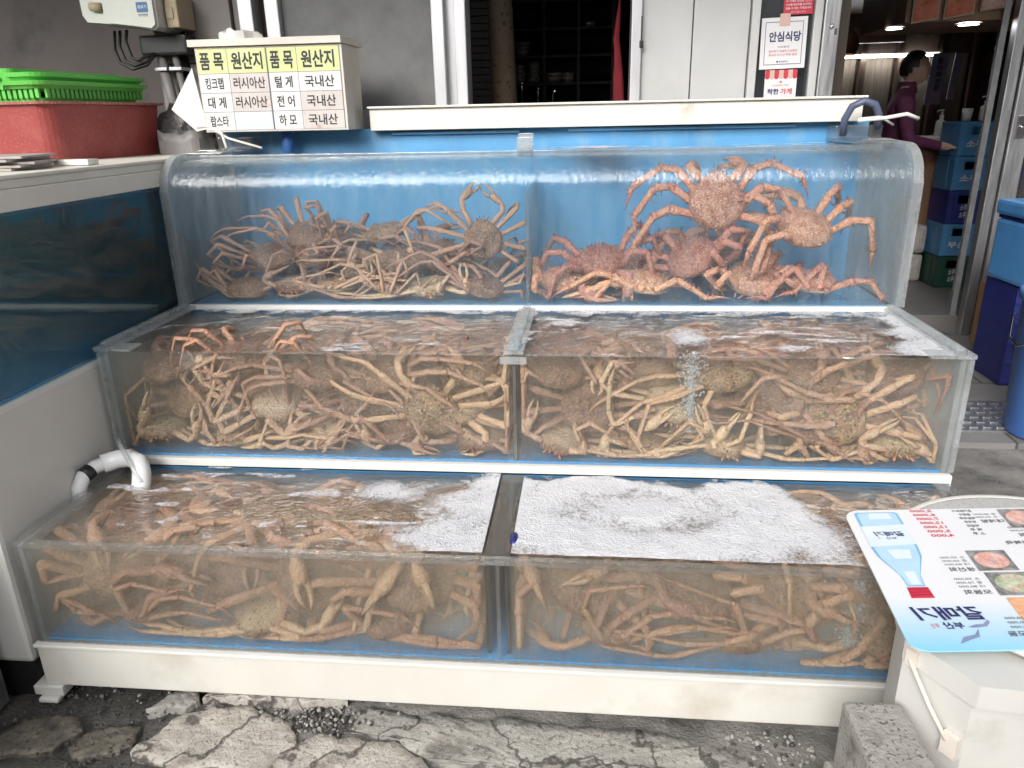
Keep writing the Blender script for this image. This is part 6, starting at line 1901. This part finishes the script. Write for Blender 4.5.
def disc(mb, fr, cx, cy, rx, ry, mi, off): poly(mb, fr, [(cx + rx * math.cos(a), cy + ry * math.sin(a)) for a in np.linspace(0, 2 * PI, 25)[:-1]], mi, off)
disc(ap, fr, -.015, .03, .026, .032, 0, .001); disc(ap, fr, -.021, .038, .012, .016, 1, .0015)
poly(ap, fr, [(.035, .05), (.06, .0), (.05, -.05), (.085, -.01), (.11, .03), (.075, .015), (.07, .06), (.055, .03)], 2, .001)
AM = [surf('apple_red', (.55, .06, .04), (.6, .12, .05)), surf('apple_yellow', (.75, .5, .15)), MT['label_white']]
sub(ap, 'fruit_print', AM, cb)
ap = MB(); fr = (Vector((3.36, 3.6085, .72)), EXX, EZZ, NY)
disc(ap, fr, .045, .175, .026, .024, 0, .001); disc(ap, fr, .037, .18, .011, .012, 1, .0015)
sub(ap, 'apple_print', AM, cl)
t = empty('plastic_crate', (3.4, 3.8, GROUND), 'dark blue crate on the tiles under the cool box', 'crate')
mb = MB()
mb.box((3.32, 3.70, GROUND + .022), (3.82, 3.72, .54), 0, .004)
mb.box((3.32, 3.721, GROUND + .022), (3.34, 4.0, .54), 0, .004); mb.box((3.80, 3.721, GROUND + .022), (3.82, 4.0, .54), 0, .004)
for k in range(5): mb.box((3.315, 3.692, GROUND + .03 + k * .1), (3.825, 3.6995, GROUND + .055 + k * .1), 0, .003)
sub(mb, 'shell', MT['crate_navy'], t)
mb = MB(); mb.box((3.355, 3.684, .22), (3.382, 3.691, .46), 0, .003)
sub(mb, 'label_strip', MT['label_white'], t)
tag(MB().box((3.52, 4.2, GROUND + .021), (3.80, 4.45, .42), 0, .004).build('carton', MT['cardboard'], loc=(3.65, 4.3, GROUND)), 'brown carton on the tiles behind the dark blue crate', 'carton')

# ------------------------------------------------------------------ man behind the counter
def person(loc, yaw_):
    t = empty('person', loc, 'man in dark purple sweater behind the counter, looking down to the right', 'person')
    me = bpy.data.meshes.new('person')
    J = {}
    P = [  # x right of him, y ahead, z ; radius
        ('pelvis', (0, 0, .95), .15), ('waist', (0, .01, 1.10), .145), ('chest', (0, .02, 1.32), .165), ('shoulders', (0, .03, 1.45), .12), ('neck', (0, .05, 1.53), .058), ('skull', (0, .085, 1.60), .062),
        ('hipl', (-.1, 0, .90), .10), ('kneel', (-.11, .02, .50), .062), ('anklel', (-.11, 0, .09), .045), ('toel', (-.12, .15, .04), .04),
        ('hipr', (.1, 0, .90), .10), ('kneer', (.11, .02, .50), .062), ('ankler', (.11, 0, .09), .045), ('toer', (.12, .15, .04), .04),
        ('shl', (-.19, .03, 1.42), .07), ('ell', (-.25, .08, 1.15), .052), ('wrl', (-.14, .32, 1.10), .036), ('hal', (-.10, .38, 1.09), .030),
        ('shr', (.19, .03, 1.42), .07), ('elr', (.25, .08, 1.15), .052), ('wrr', (.12, .32, 1.10), .036), ('har', (.08, .38, 1.09), .030)]
    E_ = [('pelvis', 'waist'), ('waist', 'chest'), ('chest', 'shoulders'), ('shoulders', 'neck'), ('neck', 'skull'), ('pelvis', 'hipl'), ('hipl', 'kneel'), ('kneel', 'anklel'), ('anklel', 'toel'),
          ('pelvis', 'hipr'), ('hipr', 'kneer'), ('kneer', 'ankler'), ('ankler', 'toer'), ('shoulders', 'shl'), ('shl', 'ell'), ('ell', 'wrl'), ('wrl', 'hal'), ('shoulders', 'shr'), ('shr', 'elr'), ('elr', 'wrr'), ('wrr', 'har')]
    for side, hx in ((-1, -.10), (1, .08)):
        for f in range(5):
            nm = f'f{side}{f}'
            b = 'hal' if side < 0 else 'har'
            dx = (f - 1.5) * .016 if f < 4 else -side * .035
            P.append((nm + 'a', (hx + dx, .425 if f < 4 else .395, 1.088), .010)); P.append((nm + 'b', (hx + dx * 1.15, (.455 + .006 * (f in (1, 2))) if f < 4 else .425, 1.076), .008))
            E_ += [(b, nm + 'a'), (nm + 'a', nm + 'b')]
    idx = {p[0]: i for i, p in enumerate(P)}
    me.from_pydata([p[1] for p in P], [(idx[a], idx[b]) for a, b in E_], [])
    o = bpy.data.objects.new('body', me)
    COL.objects.link(o)
    sk = o.modifiers.new('skin', 'SKIN')
    for i, p in enumerate(P):
        me.skin_vertices[0].data[i].radius = (p[2] * (1.12 if p[0] in ('chest', 'waist', 'pelvis', 'shoulders') else 1), p[2] * (.72 if p[0] in ('chest', 'waist', 'pelvis') else 1))
        me.skin_vertices[0].data[i].use_root = p[0] == 'pelvis'
    o.modifiers.new('smooth', 'SUBSURF').levels = 2
    o.modifiers['smooth'].render_levels = 2
    bpy.context.view_layer.update()
    dg = bpy.context.evaluated_depsgraph_get()
    me2 = bpy.data.meshes.new_from_object(o.evaluated_get(dg))
    bpy.data.objects.remove(o)
    # head with brow, nose, chin and ears joined to the neck
    bm = bmesh.new(); bm.from_mesh(me2)
    hv = bmesh.ops.create_uvsphere(bm, u_segments=28, v_segments=20, radius=1)['verts']
    for v in hv:
        x, y, z = v.co
        yy = y * .098; xx = x * .076; zz = z * .118
        if y > 0:
            xx *= 1 - .12 * max(0, -z)
            yy += .010 * math.exp(-((z + .1) / .16) ** 2 - (x / .22) ** 2) * 2.2      # nose
            yy += .008 * math.exp(-((z + .62) / .14) ** 2 - (x / .4) ** 2)              # lips and chin
            yy -= .008 * math.exp(-((z - .08) / .10) ** 2 - ((abs(x) - .38) / .2) ** 2)  # eye sockets
        if z < -.3: yy += .012 * (-z - .3); xx *= 1 - .25 * (-z - .3)
        v.co = Vector((xx, yy + .09, zz + 1.665))
    for sx in (-1, 1):
        ev = bmesh.ops.create_uvsphere(bm, u_segments=10, v_segments=8, radius=1)['verts']
        for v in ev: v.co = Vector((sx * (.075 + v.co.x * .009), .08 + v.co.y * .018, 1.655 + v.co.z * .032))
        ev = bmesh.ops.create_uvsphere(bm, u_segments=8, v_segments=6, radius=1)['verts']
        for v in ev: v.co = Vector((sx * .030 + v.co.x * .011, .172 + v.co.y * .008, 1.675 + v.co.z * .006))
    bm.to_mesh(me2); bm.free()
    me2.materials.clear()
    for m in (MT['skin'], MT['purple_shirt'], MT['trousers']): me2.materials.append(m)
    for p in me2.polygons:
        p.use_smooth = True
        c = p.center
        p.material_index = 2 if c.z < .97 else (0 if (c.z > 1.535 or (c.y > .335 and c.z < 1.2 and abs(c.x) < .2)) else 1)
    ob = bpy.data.objects.new('body', me2)
    COL.objects.link(ob); ob.parent = t
    # hair cap
    bm = bmesh.new()
    hv = bmesh.ops.create_uvsphere(bm, u_segments=28, v_segments=20, radius=1)['verts']
    dele = []
    for v in hv:
        x, y, z = v.co
        if (y > .25 + .9 * max(0, z - .25) and z < .66) or (y > -.12 + .2 * z and z < -.05) or z < -.5: dele.append(v)
        n_ = 1 + .04 * mnoise.noise(Vector((x * 5, y * 5, z * 5)))
        v.co = Vector((x * .084 * n_, y * .107 * n_ + .083, z * .127 * n_ + 1.672))
    bmesh.ops.delete(bm, geom=dele, context='VERTS')
    hm = bpy.data.meshes.new('hair'); bm.to_mesh(hm); bm.free()
    for p in hm.polygons: p.use_smooth = True
    hm.materials.append(MT['hair'])
    ho = bpy.data.objects.new('hair', hm); COL.objects.link(ho); ho.parent = t
    bm = bmesh.new(); bmesh.ops.create_cone(bm, segments=24, radius1=.085, radius2=.068, depth=.085)
    for v in bm.verts: v.co = Vector((v.co.x, v.co.y * .95 + .048, v.co.z + 1.53))
    cm = bpy.data.meshes.new('collar'); bm.to_mesh(cm); bm.free(); cm.materials.append(MT['purple_shirt'])
    for p in cm.polygons: p.use_smooth = True
    co = bpy.data.objects.new('collar', cm); COL.objects.link(co); co.parent = t
    t.rotation_euler = (0, 0, yaw_)
    t.scale = (1, 1, 1)
    return t
pm = person((3.40, 5.72, GROUND + .12), D(-105))
pm.scale = (.87, .87, .87)
